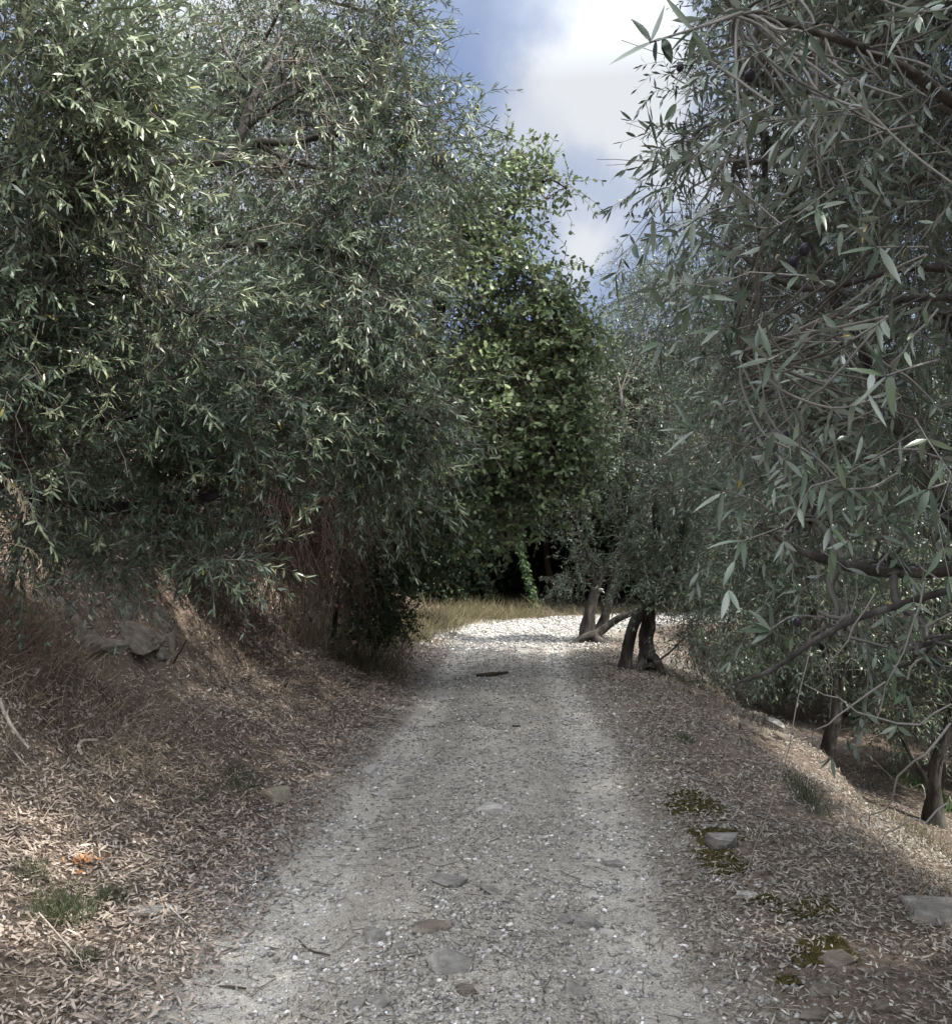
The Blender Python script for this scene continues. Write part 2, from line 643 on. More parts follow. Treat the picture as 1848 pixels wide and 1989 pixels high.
M['moss'] = leaf_mat('moss', [(0.0, (.036, .032, .012)), (0.6, (.072, .064, .023)), (1.0, (.125, .11, .045))], (.075, .066, .026), 0.1, 0.9, 0.05)
M['bark'] = rough_mat('olive_bark', [(0.32, (.016, .014, .012)), (0.5, (.045, .040, .036)), (0.70, (.12, .11, .10))], 9, 0.95, 0.9, stretch=(1, 1, .35))
M['twig'] = rough_mat('twig_bark', [(0.0, (.060, .050, .042)), (0.5, (.13, .112, .095)), (1.0, (.22, .195, .17))], 9, 0.9, 0, attr='only')
M['twig_pale'] = rough_mat('pale_twig_bark', [(0.0, (.055, .052, .047)), (0.5, (.11, .105, .096)), (1.0, (.19, .18, .168))], 9, 0.9, 0, attr='only')
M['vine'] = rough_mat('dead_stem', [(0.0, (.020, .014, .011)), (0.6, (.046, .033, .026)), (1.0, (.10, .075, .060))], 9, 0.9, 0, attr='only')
M['rock'] = rough_mat('slate_rock', [(0.28, (.085, .080, .073)), (0.5, (.172, .163, .150)), (0.72, (.30, .287, .268))], 11, 0.85, 0.7, stretch=(1, 1, 2.2))
M['rock_brown'] = rough_mat('brown_slate', [(0.28, (.055, .046, .037)), (0.5, (.125, .106, .086)), (0.75, (.22, .195, .165))], 9, 0.9, 0.8, stretch=(1, 1, 2.5))
M['rock_bank'] = rough_mat('bank_slate', [(0.28, (.050, .044, .038)), (0.5, (.108, .098, .086)), (0.75, (.20, .186, .165))], 9, 0.9, 0.9, stretch=(1, 1, 2.8))
M['rock_pale'] = rough_mat('pale_rock', [(0.28, (.20, .188, .17)), (0.5, (.31, .295, .272)), (0.75, (.46, .445, .42))], 13, 0.85, 0.6)
M['rock_yellow'] = rough_mat('ochre_rock', [(0.3, (.15, .132, .098)), (0.7, (.28, .255, .195))], 10, 0.9, 0.6)
M['gravel'] = rough_mat('gravel_stone', [(0.0, (.11, .105, .098)), (0.45, (.25, .24, .226)), (0.78, (.43, .418, .40)), (1.0, (.80, .79, .77))], 9, 0.85, 0, attr='only')
M['olive_fruit'] = rough_mat('ripe_olive', [(0.2, (.008, .007, .012)), (0.8, (.022, .019, .028))], 20, 0.35, 0)
M['cut_wood'] = rough_mat('cut_wood', [(0.3, (.12, .085, .055)), (0.7, (.24, .18, .12))], 20, 0.9, 0.3)
M['dead_wood'] = rough_mat('bleached_wood', [(0.3, (.26, .22, .18)), (0.7, (.48, .43, .37))], 14, 0.9, 0.4, stretch=(1, 1, 1))
M['dark_wood'] = rough_mat('dark_stick', [(0.3, (.025, .019, .015)), (0.7, (.075, .058, .045))], 14, 0.9, 0.4)


def ground_mat():
    m, nt = new_mat('earth')
    tc = N(nt, 'ShaderNodeTexCoord')
    v = tc.outputs['Object']
    tr = N(nt, 'ShaderNodeAttribute', attribute_name='dust').outputs['Fac']
    so = N(nt, 'ShaderNodeAttribute', attribute_name='soil').outputs['Fac']
    n1 = noise_tex(nt, 2.3, 8, 0.65, v).outputs['Fac']
    n2 = noise_tex(nt, 34, 8, 0.75, v).outputs['Fac']
    n3 = noise_tex(nt, 140, 4, 0.7, v).outputs['Fac']
    soil = ramp(nt, n2, [(0.25, (.048, .038, .030)), (0.5, (.115, .092, .075)), (0.75, (.22, .182, .152))])
    ochre = ramp(nt, n2, [(0.25, (.060, .045, .033)), (0.5, (.118, .091, .068)), (0.8, (.21, .17, .132))])
    dust = ramp(nt, n2, [(0.22, (.21, .198, .176)), (0.5, (.355, .338, .306)), (0.78, (.50, .48, .445))])
    c = mixc(nt, so, soil, ochre)
    c = mixc(nt, tr, c, dust)
    shade_fac = N(nt, 'ShaderNodeAttribute', attribute_name='wood_shade').outputs['Fac']
    c = mixc(nt, shade_fac, c, ramp(nt, n2, [(0.3, (.014, .011, .008)), (0.75, (.045, .036, .026))]))  # near-black shade colour mixed over the wood floor
    sp = ramp(nt, n3, [(0.36, (.55, .55, .55)), (0.52, (1, 1, 1)), (0.66, (1.55, 1.55, 1.55))])
    c = mixc(nt, 1.0, c, sp, 'MULTIPLY')
    lo = ramp(nt, n1, [(0.3, (.80, .79, .78)), (0.7, (1.15, 1.14, 1.12))])
    c = mixc(nt, 1.0, c, lo, 'MULTIPLY')
    bs = N(nt, 'ShaderNodeBsdfPrincipled')
    nt.links.new(c, bs.inputs['Base Color'])
    bs.inputs['Roughness'].default_value = 0.95
    bs.inputs['Specular IOR Level'].default_value = 0.1
    bp = N(nt, 'ShaderNodeBump')
    bp.inputs['Strength'].default_value = 0.8
    bp.inputs['Distance'].default_value = 0.015
    nt.links.new(n2, bp.inputs['Height'])
    b2 = N(nt, 'ShaderNodeBump')
    b2.inputs['Strength'].default_value = 0.6
    b2.inputs['Distance'].default_value = 0.004
    nt.links.new(n3, b2.inputs['Height'])
    nt.links.new(bp.outputs[0], b2.inputs['Normal'])
    nt.links.new(b2.outputs[0], bs.inputs['Normal'])
    out = N(nt, 'ShaderNodeOutputMaterial')
    nt.links.new(bs.outputs[0], out.inputs[0])
    return m


M['ground'] = ground_mat()

# ------------------------------------------------------------------ the ground: track, bank, slope
gxf, gyf, gdf = gx.ravel(), gy.ravel(), GD.ravel()


def dustiness(x, y, d):
    wig = (fbm(x * 1.3, y * 0.5, 3, 41) - 0.5) * 0.5
    dd = d + wig * 0.5
    rut = np.exp(-((np.abs(dd) - 0.66) / 0.27) ** 4)
    mid = 0.8 * np.clip(1.15 - np.abs(dd), 0, 1) ** 0.5
    far = np.clip((y - 15.5) / 2.5, 0, 1) * (np.abs(d) < 1.9) * np.clip((1.9 - np.abs(d)) * 2, 0, 1)
    return np.clip(np.maximum(np.maximum(rut * 0.95, mid * (np.abs(dd) < 1.15)), far), 0, 1)


dust = dustiness(gxf, gyf, gdf)
ee = np.maximum(0, -gdf - 0.9)
soilness = np.clip((ee - 0.9) * 1.2, 0, 1) * np.clip(fbm(gxf * 0.9, gyf * 0.9, 3, 51) * 2.2 - 0.45, 0, 1)
soilness = np.maximum(soilness, np.exp(-((gxf + 1.75) / 0.5) ** 2 - ((gyf - 3.0) / 0.45) ** 2))
wood_shade = np.clip((-gdf - 2.3) * 1.5, 0, 1) * np.clip((gyf - 21) / 1.5, 0, 1)  # ground beyond the bend darkened, painting in the shade of the wood
ny_, nx_ = gx.shape
idx = np.arange(ny_ * nx_).reshape(ny_, nx_)
quads = np.stack([idx[:-1, :-1], idx[:-1, 1:], idx[1:, 1:], idx[1:, :-1]], -1).reshape(-1, 4)
fd = gdf[quads].mean(1)
fy_ = gyf[quads].mean(1)
allV = np.stack([gxf, gyf, GZ.ravel()], -1)


def ground_part(name, mask):
    qd = quads[mask]
    used = np.unique(qd)
    remap = np.full(len(allV), -1)
    remap[used] = np.arange(len(used))
    o = mesh_obj(name, allV[used], [remap[qd]], M['ground'], smooth=True, pattrs={'dust': dust[used], 'soil': soilness[used], 'wood_shade': wood_shade[used]})
    o['kind'] = 'structure'
    return o


half = np.where(fy_ > 15, 1.35, 1.0)
ground_part('track', np.abs(fd) <= half)
ground_part('earth_bank', fd < -half)
ground_part('ground', fd > half)

# ------------------------------------------------------------------ sunlit gaps
def in_gap(p):
    """Points of a crown that would shade the two sunlit patches of ground."""
    res = np.zeros(len(p), bool)
    for z0, test in ((-0.12, lambda x, y: (y > 3.3) & (y < 9.2) & (x > 2.02 + 0.02 * y) & (x < 3.1 + 0.02 * y)),
                     (0.05, lambda x, y: (y > 17.2) & (y < 23.0) & (x > -1.0) & (x < 3.6))):
        t = (p[:, 2] - z0) / SUN[2]
        qx, qy = p[:, 0] - SUN[0] * t, p[:, 1] - SUN[1] * t
        res |= test(qx, qy)
    return res


# ------------------------------------------------------------------ foliage
UP = np.array([0, 0, 1.0])


def spray_set(leafbuf, twigbuf, P0, D, L, droop, tpl, leaf_len, leaf_w, pairs, r0=0.0035, hang=0.15, spread=48, curl=0.12, fold=0.0, terminal=True,
              tone=(0, 1), upbias=0.8):
    n = len(P0)
    if n == 0:
        return
    D = nrm(D)
    L = np.broadcast_to(L, (n,))
    K = 5
    t = np.linspace(0, 1, K)
    side = nrm(np.cross(D, UP + 0.01))
    wig = RNG.normal(0, 0.05, (n, K, 3)) * L[:, None, None]
    wig[:, 0] = 0
    pts = P0[:, None] + D[:, None] * (L[:, None] * t)[..., None] - UP * (droop * L[:, None] * t ** 2)[..., None] + wig
    if twigbuf is not None:
        twigs(twigbuf, pts, r0, r0 * 0.35)
    tj = np.linspace(0.12, 1.0, pairs)
    tj = np.clip(tj[None] + RNG.normal(0, 0.02, (n, pairs)), 0.05, 1)
    # position along the wiggled twig
    f = tj * (K - 1)
    i0 = np.clip(f.astype(int), 0, K - 2)
    fr = (f - i0)[..., None]
    ar = np.arange(n)[:, None]
    pos = pts[ar, i0] * (1 - fr) + pts[ar, i0 + 1] * fr
    T = nrm(pts[ar, i0 + 1] - pts[ar, i0])
    A = nrm(np.cross(T, UP + RNG.normal(0, .1, (n, 1, 3))))
    B = np.cross(T, A)
    phi = (np.arange(pairs) % 2) * (pi / 2) + RNG.random((n, 1)) * pi
    phi = phi + RNG.normal(0, 0.3, (n, pairs))
    tonespray = RNG.random((n, 1, 1))
    for sgn in (1, -1):
        S = (A * np.cos(phi)[..., None] + B * np.sin(phi)[..., None]) * sgn
        al = np.radians(RNG.normal(spread, 13, (n, pairs)))[..., None]
        ax = T * np.cos(al) + S * np.sin(al) - UP * hang + RNG.normal(0, 0.12, (n, pairs, 3))
        nm = T * 0.6 + UP * upbias + RNG.normal(0, 0.35, (n, pairs, 3))
        keep = RNG.random((n, pairs)) < 0.92
        ll = leaf_len * RNG.uniform(0.6, 1.15, (n, pairs))
        rr = np.clip(tone[0] + (tone[1] - tone[0]) * (0.62 * tonespray[..., 0] ** 1.3 + 0.38 * RNG.random((n, pairs))), 0, 1)
        rr = np.where(RNG.random((n, pairs)) < 0.006, 0.99, np.minimum(rr, 0.95))
        leaves(leafbuf, tpl, pos[keep], ax[keep], nm[keep], ll[keep], (leaf_w * RNG.uniform(.75, 1.2, (n, pairs)))[keep],
               RNG.normal(-curl, curl, keep.sum()), fold, rr[keep])
    if terminal:
        Te = nrm(pts[:, -1] - pts[:, -2])
        leaves(leafbuf, tpl, pts[:, -1], Te + RNG.normal(0, .2, (n, 3)), UP + RNG.normal(0, .4, (n, 3)), leaf_len * RNG.uniform(.6, 1, n), leaf_w, 0.05, fold,
               np.clip(RNG.random(n) * 0.95, 0, .95))


def clump_points(c, r, n, shell=0.45, rng=RNG):
    g = nrm(rng.normal(0, 1, (n, 3)))
    rad = rng.random((n, 1)) ** shell
    return c + g * rad * r, g


DENS = 1.7


class Tree:
    """Empty > trunk, branch..., twigs, crown."""

    def __init__(self, name, base, label, cat='tree', group=None, leaf='olive', twig='twig'):
        self.root = empty(name, base, label, cat, group)
        self.leaf, self.twig = Buf(), Buf()
        self.lm, self.tm = leaf, twig
        self.limbpts = []

    def limb(self, part, pts, radii, sides=10, knob=0.12, seed=0, flare=0.0, mat='bark'):
        b = Buf()
        pp = tube(b, pts, radii, sides, knob, 7, seed, flare)
        self.limbpts.append(pp)
        return b.build(part, M[mat], self.root, smooth=True)

    def clump(self, c, r, dens, tpl='mid', leaf_len=.062, leaf_w=.012, pairs=9, L=(.25, .5), droop=.35, hang=.15, spread=46, area=None, bias=(0, 0, 0), r0=.0035,
              tone=(0, 1), gap=True, shell=0.45, sub=8, jitter=0.55, curl=.12, bare=.35, lobes=7, leaders=0):
        c, r = np.asarray(c, float), np.asarray(r, float)
        n = int(DENS * dens * pi * (r[0] * r[2] if area is None else area))
        if self.limbpts and sub:
            allp = np.concatenate(self.limbpts)
            start = allp[np.linalg.norm(allp - c, axis=1).argmin()]
            pts = np.array([start, start * .66 + c * .34 + RNG.normal(0, .06, 3) * np.linalg.norm(c - start), start * .3 + c * .7 + RNG.normal(0, .05, 3) * np.linalg.norm(c - start), c])
            twigs(self.twig, catmull(pts, 4)[None], .016, .008, 5, 0.3)
            ends, _ = clump_points(c, r * 0.95, sub, 0.3)
            st = c + RNG.normal(0, .12, (sub, 3)) * r
            t = np.linspace(0, 1, 6)[None, :, None]
            pl = st[:, None] * (1 - t) + ends[:, None] * t + RNG.normal(0, .035, (sub, 6, 3)) * np.linalg.norm(r) * np.sin(t * pi)
            twigs(self.twig, pl, .008, .003, 4)
        p, g = clump_points(c, r, n, shell)
        if lobes and n > 8:
            lc, lg = clump_points(c, r * .85, lobes, .35)
            lr = np.minimum(r * .55, r.mean() * .5)
            wh = RNG.integers(0, lobes, n)
            g2 = nrm(RNG.normal(0, 1, (n, 3)))
            p2 = lc[wh] + g2 * RNG.random((n, 1)) ** .4 * lr
            use = (RNG.random((n, 1)) < .8)
            p = np.where(use, p2, p)
            g = np.where(use, g2 * .7 + lg[wh] * .5, g)
        if gap:
            k = ~in_gap(p)
            p, g = p[k], g[k]
        k = p[:, 2] > H(p[:, 0], p[:, 1]) + 0.12
        p, g = p[k], g[k]
        nb = int(n * bare)
        if nb:
            q, gq = clump_points(c, r * .95, nb, .5)
            q = q[~in_gap(q)] if gap else q
            tt = np.linspace(0, 1, 6)[None, :, None]
            bl = q[:, None] + (RNG.normal(0, .22, (len(q), 1, 3)) - np.array([0, 0, .22])) * tt + np.cumsum(RNG.normal(0, .014, (len(q), 6, 3)), axis=1)
            twigs(self.twig, bl, .0028, .0012, 3)
        D = g * 0.8 + np.array([0, 0, -0.1]) + np.asarray(bias) + RNG.normal(0, jitter, (len(p), 3))
        if leaders and n > 8:
            m_ = int(n * leaders)
            pl_, gl_ = clump_points(c, r, m_, .15)
            kl = pl_[:, 2] > H(pl_[:, 0], pl_[:, 1]) + .15
            kl &= ~in_gap(pl_) if gap else True
            pl_, gl_ = pl_[kl], gl_[kl]
            Dl = gl_ * .7 + np.asarray(bias) * 1.3 + np.array([0, 0, .18]) + RNG.normal(0, .3, (len(pl_), 3))
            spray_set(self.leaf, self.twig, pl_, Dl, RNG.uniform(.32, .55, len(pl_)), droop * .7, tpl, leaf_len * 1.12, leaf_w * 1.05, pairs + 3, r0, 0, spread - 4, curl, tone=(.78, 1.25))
        spray_set(self.leaf, self.twig, p, D, RNG.uniform(L[0], L[1], len(p)), droop, tpl, leaf_len, leaf_w, pairs, r0, hang, spread, curl, tone=tone)

    def pclump(self, u, v, Y, ru, rv, ry, dens, **kw):
        c = P(u, v, Y)
        k = Y / FPX
        self.clump(c, (ru * k, ry, rv * k), dens, **kw)

    def finish(self, smooth=False):
        if self.twig.n:
            self.twig.build('twigs', M[self.tm], self.root)
        return self.leaf.build('crown', M[self.lm], self.root, smooth)


def onground(x, y, dz=-0.05):
    return np.array([x, y, float(H(np.array([x]), np.array([y]))[0]) + dz])


# --- left: big olive over the bank
EXTRA = []
base = onground(-3.4, 7.4)
T = Tree('olive_tree', base, 'large silvery olive tree on the left bank with a bare forked bough', 'tree')
T.limb('trunk', [base, base + (.1, .05, .7), P(235, 560, 7.3), P(300, 330, 7.1)], [.17, .13, .11, .075], 14, .16, 1, .5)
T.limb('branch', [P(300, 330, 7.1), P(360, 312, 6.5), P(400, 312, 6.35), P(440, 305, 6.3), P(500, 278, 6.3), P(560, 276, 6.3), P(640, 262, 6.4), P(720, 268, 6.5), P(790, 262, 6.6)], [.055, .042, .04, .037, .028, .02, .012, .005], 10, .3, 2)
T.limb('branch', [P(500, 278, 6.3), P(560, 310, 6.3), P(650, 330, 6.3), P(720, 320, 6.4)], [.022, .016, .010, .004], 8, .25, 14)
T.limb('branch', [P(470, 255, 6.35), P(540, 200, 6.3), P(640, 150, 6.4), P(700, 160, 6.5)], [.02, .014, .009, .003], 8, .25, 15)
T.limb('branch', [P(500, 180, 6.5), P(440, 100, 6.5), P(420, 20, 6.7)], [.018, .012, .004], 8, .25, 16)
T.limb('branch', [P(440, 305, 6.3), P(468, 262, 6.3), P(480, 220, 6.3), P(505, 165, 6.4), P(530, 110, 6.6), P(545, 50, 6.8), P(570, -60, 7.0)], [.032, .03, .026, .014, .006], 8, .15, 3)
for a in [(520, 330, 6.0, 130, 40, .3), (650, 240, 6.1, 110, 45, .3), (560, 120, 6.2, 110, 80, .4)]:
    EXTRA.append(a)
T.limb('branch', [P(235, 560, 7.3), P(420, 480, 6.9), P(600, 480, 6.4), P(720, 520, 6.2)], [.05, .035, .02, .008], 8, .15, 4)
T.limb('branch', [P(235, 640, 7.3), P(430, 720, 6.6), P(580, 650, 6.2)], [.045, .03, .012], 8, .15, 5)
T.limb('branch', [P(240, 700, 7.3), P(500, 800, 6.5), P(740, 790, 6.1), P(860, 830, 6.0)], [.05, .035, .02, .006], 8, .15, 6)
olive_kw = dict(tpl='mid', leaf_len=.068, leaf_w=.0112, pairs=11, L=(.2, .42), droop=.35, hang=.14, spread=34, jitter=.55, bias=(.3, -.25, .0), leaders=.09)
for a in [(600, 60, 7.4, 190, 150, .8), (720, 110, 7.0, 110, 140, .7), (755, 20, 7, 75, 90, .6), (795, 215, 6.9, 115, 95, .7), (700, 270, 7.0, 140, 130, .7),
          (865, 320, 6.9, 80, 80, .5), (450, 150, 7.8, 190, 180, .8), (560, 400, 7.0, 180, 120, .7)]:
    T.pclump(*a, 150, **dict(olive_kw, bare=.7))
for a in EXTRA:
    T.pclump(*a, 55, **dict(olive_kw, bare=1.6, lobes=4))
for a in [(760, 410, 6.5, 140, 100, .8), (480, 470, 6.4, 120, 60, .5), (640, 420, 6.2, 80, 70, .5)]:
    T.pclump(*a, 190, **olive_kw)
for a in [(670, 530, 6.2, 120, 100, .7), (740, 590, 6.0, 90, 70, .5), (790, 560, 6.3, 50, 45, .4), (530, 640, 6.2, 120, 90, .7), (690, 690, 6.0, 120, 70, .6),
          (780, 790, 6.0, 90, 60, .5), (590, 790, 5.9, 120, 60, .5), (830, 850, 6, 60, 45, .4), (730, 840, 6, 100, 50, .45), (760, 920, 6.1, 50, 60, .3), (690, 920, 6.2, 60, 50, .3)]:
    T.pclump(*a, 270, **olive_kw)
T.finish()

# --- far left: nearer olive filling the left edge
base = onground(-3.3, 4.7)
T = Tree('olive_tree', base, 'leafy olive at the left edge with low green sprays over the rocky bank', 'tree')
T.limb('trunk', [base, P(20, 900, 4.9), P(60, 640, 4.9), P(130, 480, 4.8)], [.13, .10, .085, .06], 12, .15, 7, .5)
T.limb('branch', [P(60, 640, 4.9), P(200, 560, 4.9), P(330, 600, 5.1), P(420, 620, 5.2)], [.045, .03, .02, .006], 8, .15, 8)
T.limb('branch', [P(130, 480, 4.8), P(150, 300, 4.5), P(160, 120, 4.3)], [.05, .035, .01], 8, .15, 9)
T.limb('branch', [P(40, 820, 4.9), P(200, 820, 5.1), P(360, 780, 5.3), P(520, 800, 5.4)], [.04, .025, .015, .005], 8, .15, 10)
lob = T.limb('branch', [P(60, 960, 5.1), P(200, 985, 5.3), P(340, 985, 5.35), P(436, 956, 5.3)], [.045, .036, .03, .025], 9, .2, 12)
kw2 = dict(tpl='mid', leaf_len=.072, leaf_w=.0125, pairs=11, L=(.2, .38), droop=.18, hang=.03, spread=34, tone=(0.4, 1.3), jitter=.5, bias=(.4, -.3, .12), leaders=.13)
for a in [(60, 40, 4.2, 190, 120, .7), (210, 120, 4.4, 110, 120, .6), (150, 230, 4.3, 140, 110, .6), (50, 330, 4.4, 150, 110, .6), (225, 330, 4.5, 100, 100, .5)]:
    T.pclump(*a, 280, **kw2)
kw3 = dict(tpl='mid', leaf_len=.068, leaf_w=.0118, pairs=11, L=(.2, .38), droop=.2, hang=.05, spread=35, tone=(-.15, .9), jitter=.5, bias=(.45, -.3, .08), leaders=.10)
for a in [(10, 650, 4.5, 90, 90, .5), (20, 820, 4.6, 90, 100, .5), (30, 560, 4.4, 100, 60, .4), (70, 520, 4.7, 150, 110, .7), (240, 520, 5.0, 130, 110, .7), (370, 620, 5.2, 120, 90, .6), (80, 700, 4.9, 140, 110, .7), (300, 730, 5.3, 160, 90, .7),
          (170, 850, 5.2, 170, 90, .7), (440, 850, 5.5, 120, 60, .5), (560, 850, 5.5, 60, 35, .3), (520, 770, 5.4, 70, 50, .4), (340, 920, 5.5, 130, 70, .5),
          (480, 920, 5.5, 70, 35, .3), (370, 990, 5.5, 50, 35, .3)]:
    T.pclump(*a, 230, **kw3)
kw4 = dict(kw3, sub=3, bias=(.5, 0, .15), droop=.25, hang=0, bare=.05)
T.pclump(215, 1085, 5.3, 55, 28, .2, 700, **dict(kw4, bias=(.1, 0, .5)))
T.pclump(440, 1080, 5.4, 55, 22, .15, 900, **kw4)
T.pclump(590, 855, 5.5, 35, 15, .12, 800, **kw4)
T.finish()

# --- undergrowth shrub at the left edge
base = onground(-2.9, 5.9)
T = Tree('shrub', base, 'low dark green shrub above the dry grass at the left edge', 'shrub', leaf='olive')
T.limb('stem', [base, base + (.15, -.1, .4), base + (.3, -.25, .9)], [.02, .014, .005], 6, .1, 13)
for a in [(50, 930, 5.2, 110, 90, .5), (150, 985, 5.6, 130, 50, .5), (45, 1070, 5.5, 80, 60, .4)]:
    T.pclump(*a, 250, tpl='mid', leaf_len=.055, leaf_w=.013, pairs=8, droop=.25, hang=.1, tone=(-.1, .6), sub=5)
T.finish()

# --- thicket covering the hillside behind the olives
def thicket(name, specs, mat, kind='stuff', dens=120, leaf_len=.09, leaf_w=.035, label=None, cat=None, gap=True, tpl='low'):
    lb, tb = Buf(), Buf()
    for (u, v, Y, ru, rv, ry) in specs:
        k = Y / FPX
        c, r = P(u, v, Y), np.array([ru * k, ry, rv * k])
        n = int(dens * pi * r[0] * r[2])
        p, g = clump_points(c, r, n, 0.5)
        if gap:
            kk = ~in_gap(p)
            p, g = p[kk], g[kk]
        kk = p[:, 2] > H(p[:, 0], p[:, 1]) - 0.1
        p, g = p[kk], g[kk]
        spray_set(lb, tb, p, g + RNG.normal(0, .6, p.shape), RNG.uniform(.25, .5, len(p)), .3, tpl, leaf_len, leaf_w, 6, .005, .1, 55)
    return lb, tb


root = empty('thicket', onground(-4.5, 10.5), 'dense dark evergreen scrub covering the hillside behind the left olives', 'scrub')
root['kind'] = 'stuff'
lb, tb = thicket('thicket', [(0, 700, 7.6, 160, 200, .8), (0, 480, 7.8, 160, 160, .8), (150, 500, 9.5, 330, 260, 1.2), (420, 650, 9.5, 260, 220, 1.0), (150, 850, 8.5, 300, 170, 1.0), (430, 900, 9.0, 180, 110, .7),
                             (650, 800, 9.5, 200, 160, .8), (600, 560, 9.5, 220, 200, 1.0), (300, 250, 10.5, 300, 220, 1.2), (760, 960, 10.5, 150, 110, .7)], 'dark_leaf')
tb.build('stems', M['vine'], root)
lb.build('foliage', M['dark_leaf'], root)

# --- oak hanging over the bend
base = onground(-2.3, 13.2)
T = Tree('oak_tree', base, 'broad green oak hanging over the bend of the track', 'tree', leaf='oak', twig='twig')
T.limb('trunk', [base, base + (.1, 0, 1.2), P(800, 780, 13), P(860, 560, 12.8)], [.22, .17, .15, .10], 12, .12, 21, .4)
T.limb('branch', [P(800, 780, 13), P(900, 700, 12.6), P(1000, 640, 12.4), P(1090, 610, 12.4)], [.09, .06, .04, .015], 8, .12, 22)
T.limb('branch', [P(860, 560, 12.8), P(930, 480, 12.5), P(1000, 400, 12.4), P(1060, 350, 12.4), P(1100, 365, 12.4)], [.08, .05, .03, .02, .008], 8, .12, 23)
T.limb('branch', [P(800, 860, 13), P(920, 900, 12.4), P(1010, 940, 12.4), P(1060, 1010, 12.6)], [.09, .06, .04, .012], 8, .12, 24)
T.limb('branch', [P(845, 690, 12.4), P(868, 672, 12.2), P(905, 640, 12.1)], [.02, .014, .006], 6, .12, 25)
okw = dict(tpl='oak', leaf_len=.088, leaf_w=.055, pairs=5, lobes=9, jitter=.7, L=(.25, .6), droop=.2, hang=.1, spread=58, curl=.08, r0=.006)
for a in [(1000, 305, 12.4, 34, 32, .3), (1050, 335, 12.3, 32, 24, .3), (1098, 362, 12.3, 20, 12, .2), (960, 380, 12.4, 60, 50, .5), (1065, 385, 12.3, 25, 8, .2),
          (900, 430, 12.2, 90, 60, .6), (900, 370, 11.6, 60, 40, .4), (985, 460, 12.3, 45, 35, .35), (1000, 550, 12.3, 75, 55, .6), (1085, 590, 12.3, 48, 45, .4), (870, 480, 11.6, 70, 50, .5), (830, 500, 11.2, 50, 40, .4),
          (1030, 650, 12.2, 90, 75, .6), (1100, 690, 12.4, 40, 80, .5), (950, 730, 12.0, 70, 60, .6), (1040, 780, 12.2, 90, 70, .6), (950, 830, 11.8, 75, 60, .5), (890, 720, 11.8, 50, 40, .4),
          (1050, 870, 12.2, 85, 70, .6), (960, 920, 12.0, 80, 55, .5), (1050, 950, 12.2, 80, 55, .6), (890, 985, 11.8, 60, 40, .5), (985, 1005, 12.2, 55, 25, .4),
          (1110, 830, 12.6, 50, 100, .5), (800, 950, 11.2, 45, 80, .4), (850, 930, 11.6, 40, 50, .3), (795, 1010, 11.0, 25, 45, .25), (870, 1000, 11.6, 40, 40, .3),
          (950, 640, 13.0, 60, 70, .3)]:
    T.pclump(*a, 155, **okw)
T.finish()

# --- dark evergreen bush at the foot of the oak
base = onground(-1.75, 11.6)
T = Tree('evergreen_bush', base, 'rounded dark small-leaved bush on the left verge before the bend', 'bush', leaf='dark_leaf', twig='vine')
T.limb('stem', [base, base + (.05, 0, .5), base + (.15, 0, 1.1)], [.04, .03, .01], 7, .1, 31)
for a in [(745, 1130, 11.4, 75, 80, .5), (790, 1085, 11.6, 60, 55, .5), (720, 1190, 11.2, 50, 55, .4), (755, 1195, 11.4, 60, 40, .45), (700, 1100, 11.6, 60, 70, .4)]:
    T.pclump(*a, 330, tpl='low', leaf_len=.04, leaf_w=.024, pairs=8, L=(.12, .28), droop=.2, hang=0, spread=60, sub=5)
T.finish()

# --- dead hanging stems in the hollow under the left olive
vb, rb = Buf(), Buf()
n = 1700
uu = RNG.uniform(410, 690, n)
vv = RNG.uniform(820, 1010, n) - (uu - 400) * 0.05
yy = RNG.uniform(8.4, 10.6, n)
top = np.array([P(a, b, c) for a, b, c in zip(uu, vv, yy)])
top[:, 2] = np.maximum(top[:, 2], H(top[:, 0], top[:, 1]) + .25)
bot = top + np.stack([RNG.normal(0, .25, n), RNG.normal(0, .15, n), -RNG.uniform(.4, 1.6, n)], -1)
bot[:, 2] = np.maximum(bot[:, 2], H(bot[:, 0], bot[:, 1]))
t = np.linspace(0, 1, 9)[None, :, None]
pl = top[:, None] * (1 - t) + bot[:, None] * t
pl = pl + np.cumsum(RNG.normal(0, .05, pl.shape), axis=1)
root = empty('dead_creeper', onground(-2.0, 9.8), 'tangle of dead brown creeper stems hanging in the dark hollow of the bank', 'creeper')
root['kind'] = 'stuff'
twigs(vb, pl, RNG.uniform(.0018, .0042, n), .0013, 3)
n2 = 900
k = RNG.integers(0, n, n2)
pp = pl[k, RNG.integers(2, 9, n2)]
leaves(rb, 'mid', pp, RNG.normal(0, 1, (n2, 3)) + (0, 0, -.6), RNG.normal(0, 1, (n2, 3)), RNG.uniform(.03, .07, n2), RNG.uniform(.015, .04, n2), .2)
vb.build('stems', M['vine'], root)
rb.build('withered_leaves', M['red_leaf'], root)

# --- dead brown leaves caught in the oak (bare brown gaps)
vb = Buf()
n = 700
cs = np.array([(880, 570, 12.9), (900, 640, 13), (870, 880, 12.9), (880, 780, 12.6), (850, 990, 12.2)])[RNG.integers(0, 5, n)]
top = np.array([P(a + RNG.normal(0, 40), b + RNG.normal(0, 35), c + RNG.normal(0, .25)) for a, b, c in cs])
bot = top + RNG.normal(0, .35, (n, 3)) - (0, 0, .25)
t = np.linspace(0, 1, 6)[None, :, None]
pl = top[:, None] * (1 - t) + bot[:, None] * t + np.cumsum(RNG.normal(0, .03, (n, 6, 3)), axis=1)
twigs(vb, pl, .006, .002, 3)
for o in [x for x in COL.objects if x.name == 'oak_tree']:
    vb.build('dead_twigs', M['vine'], o)

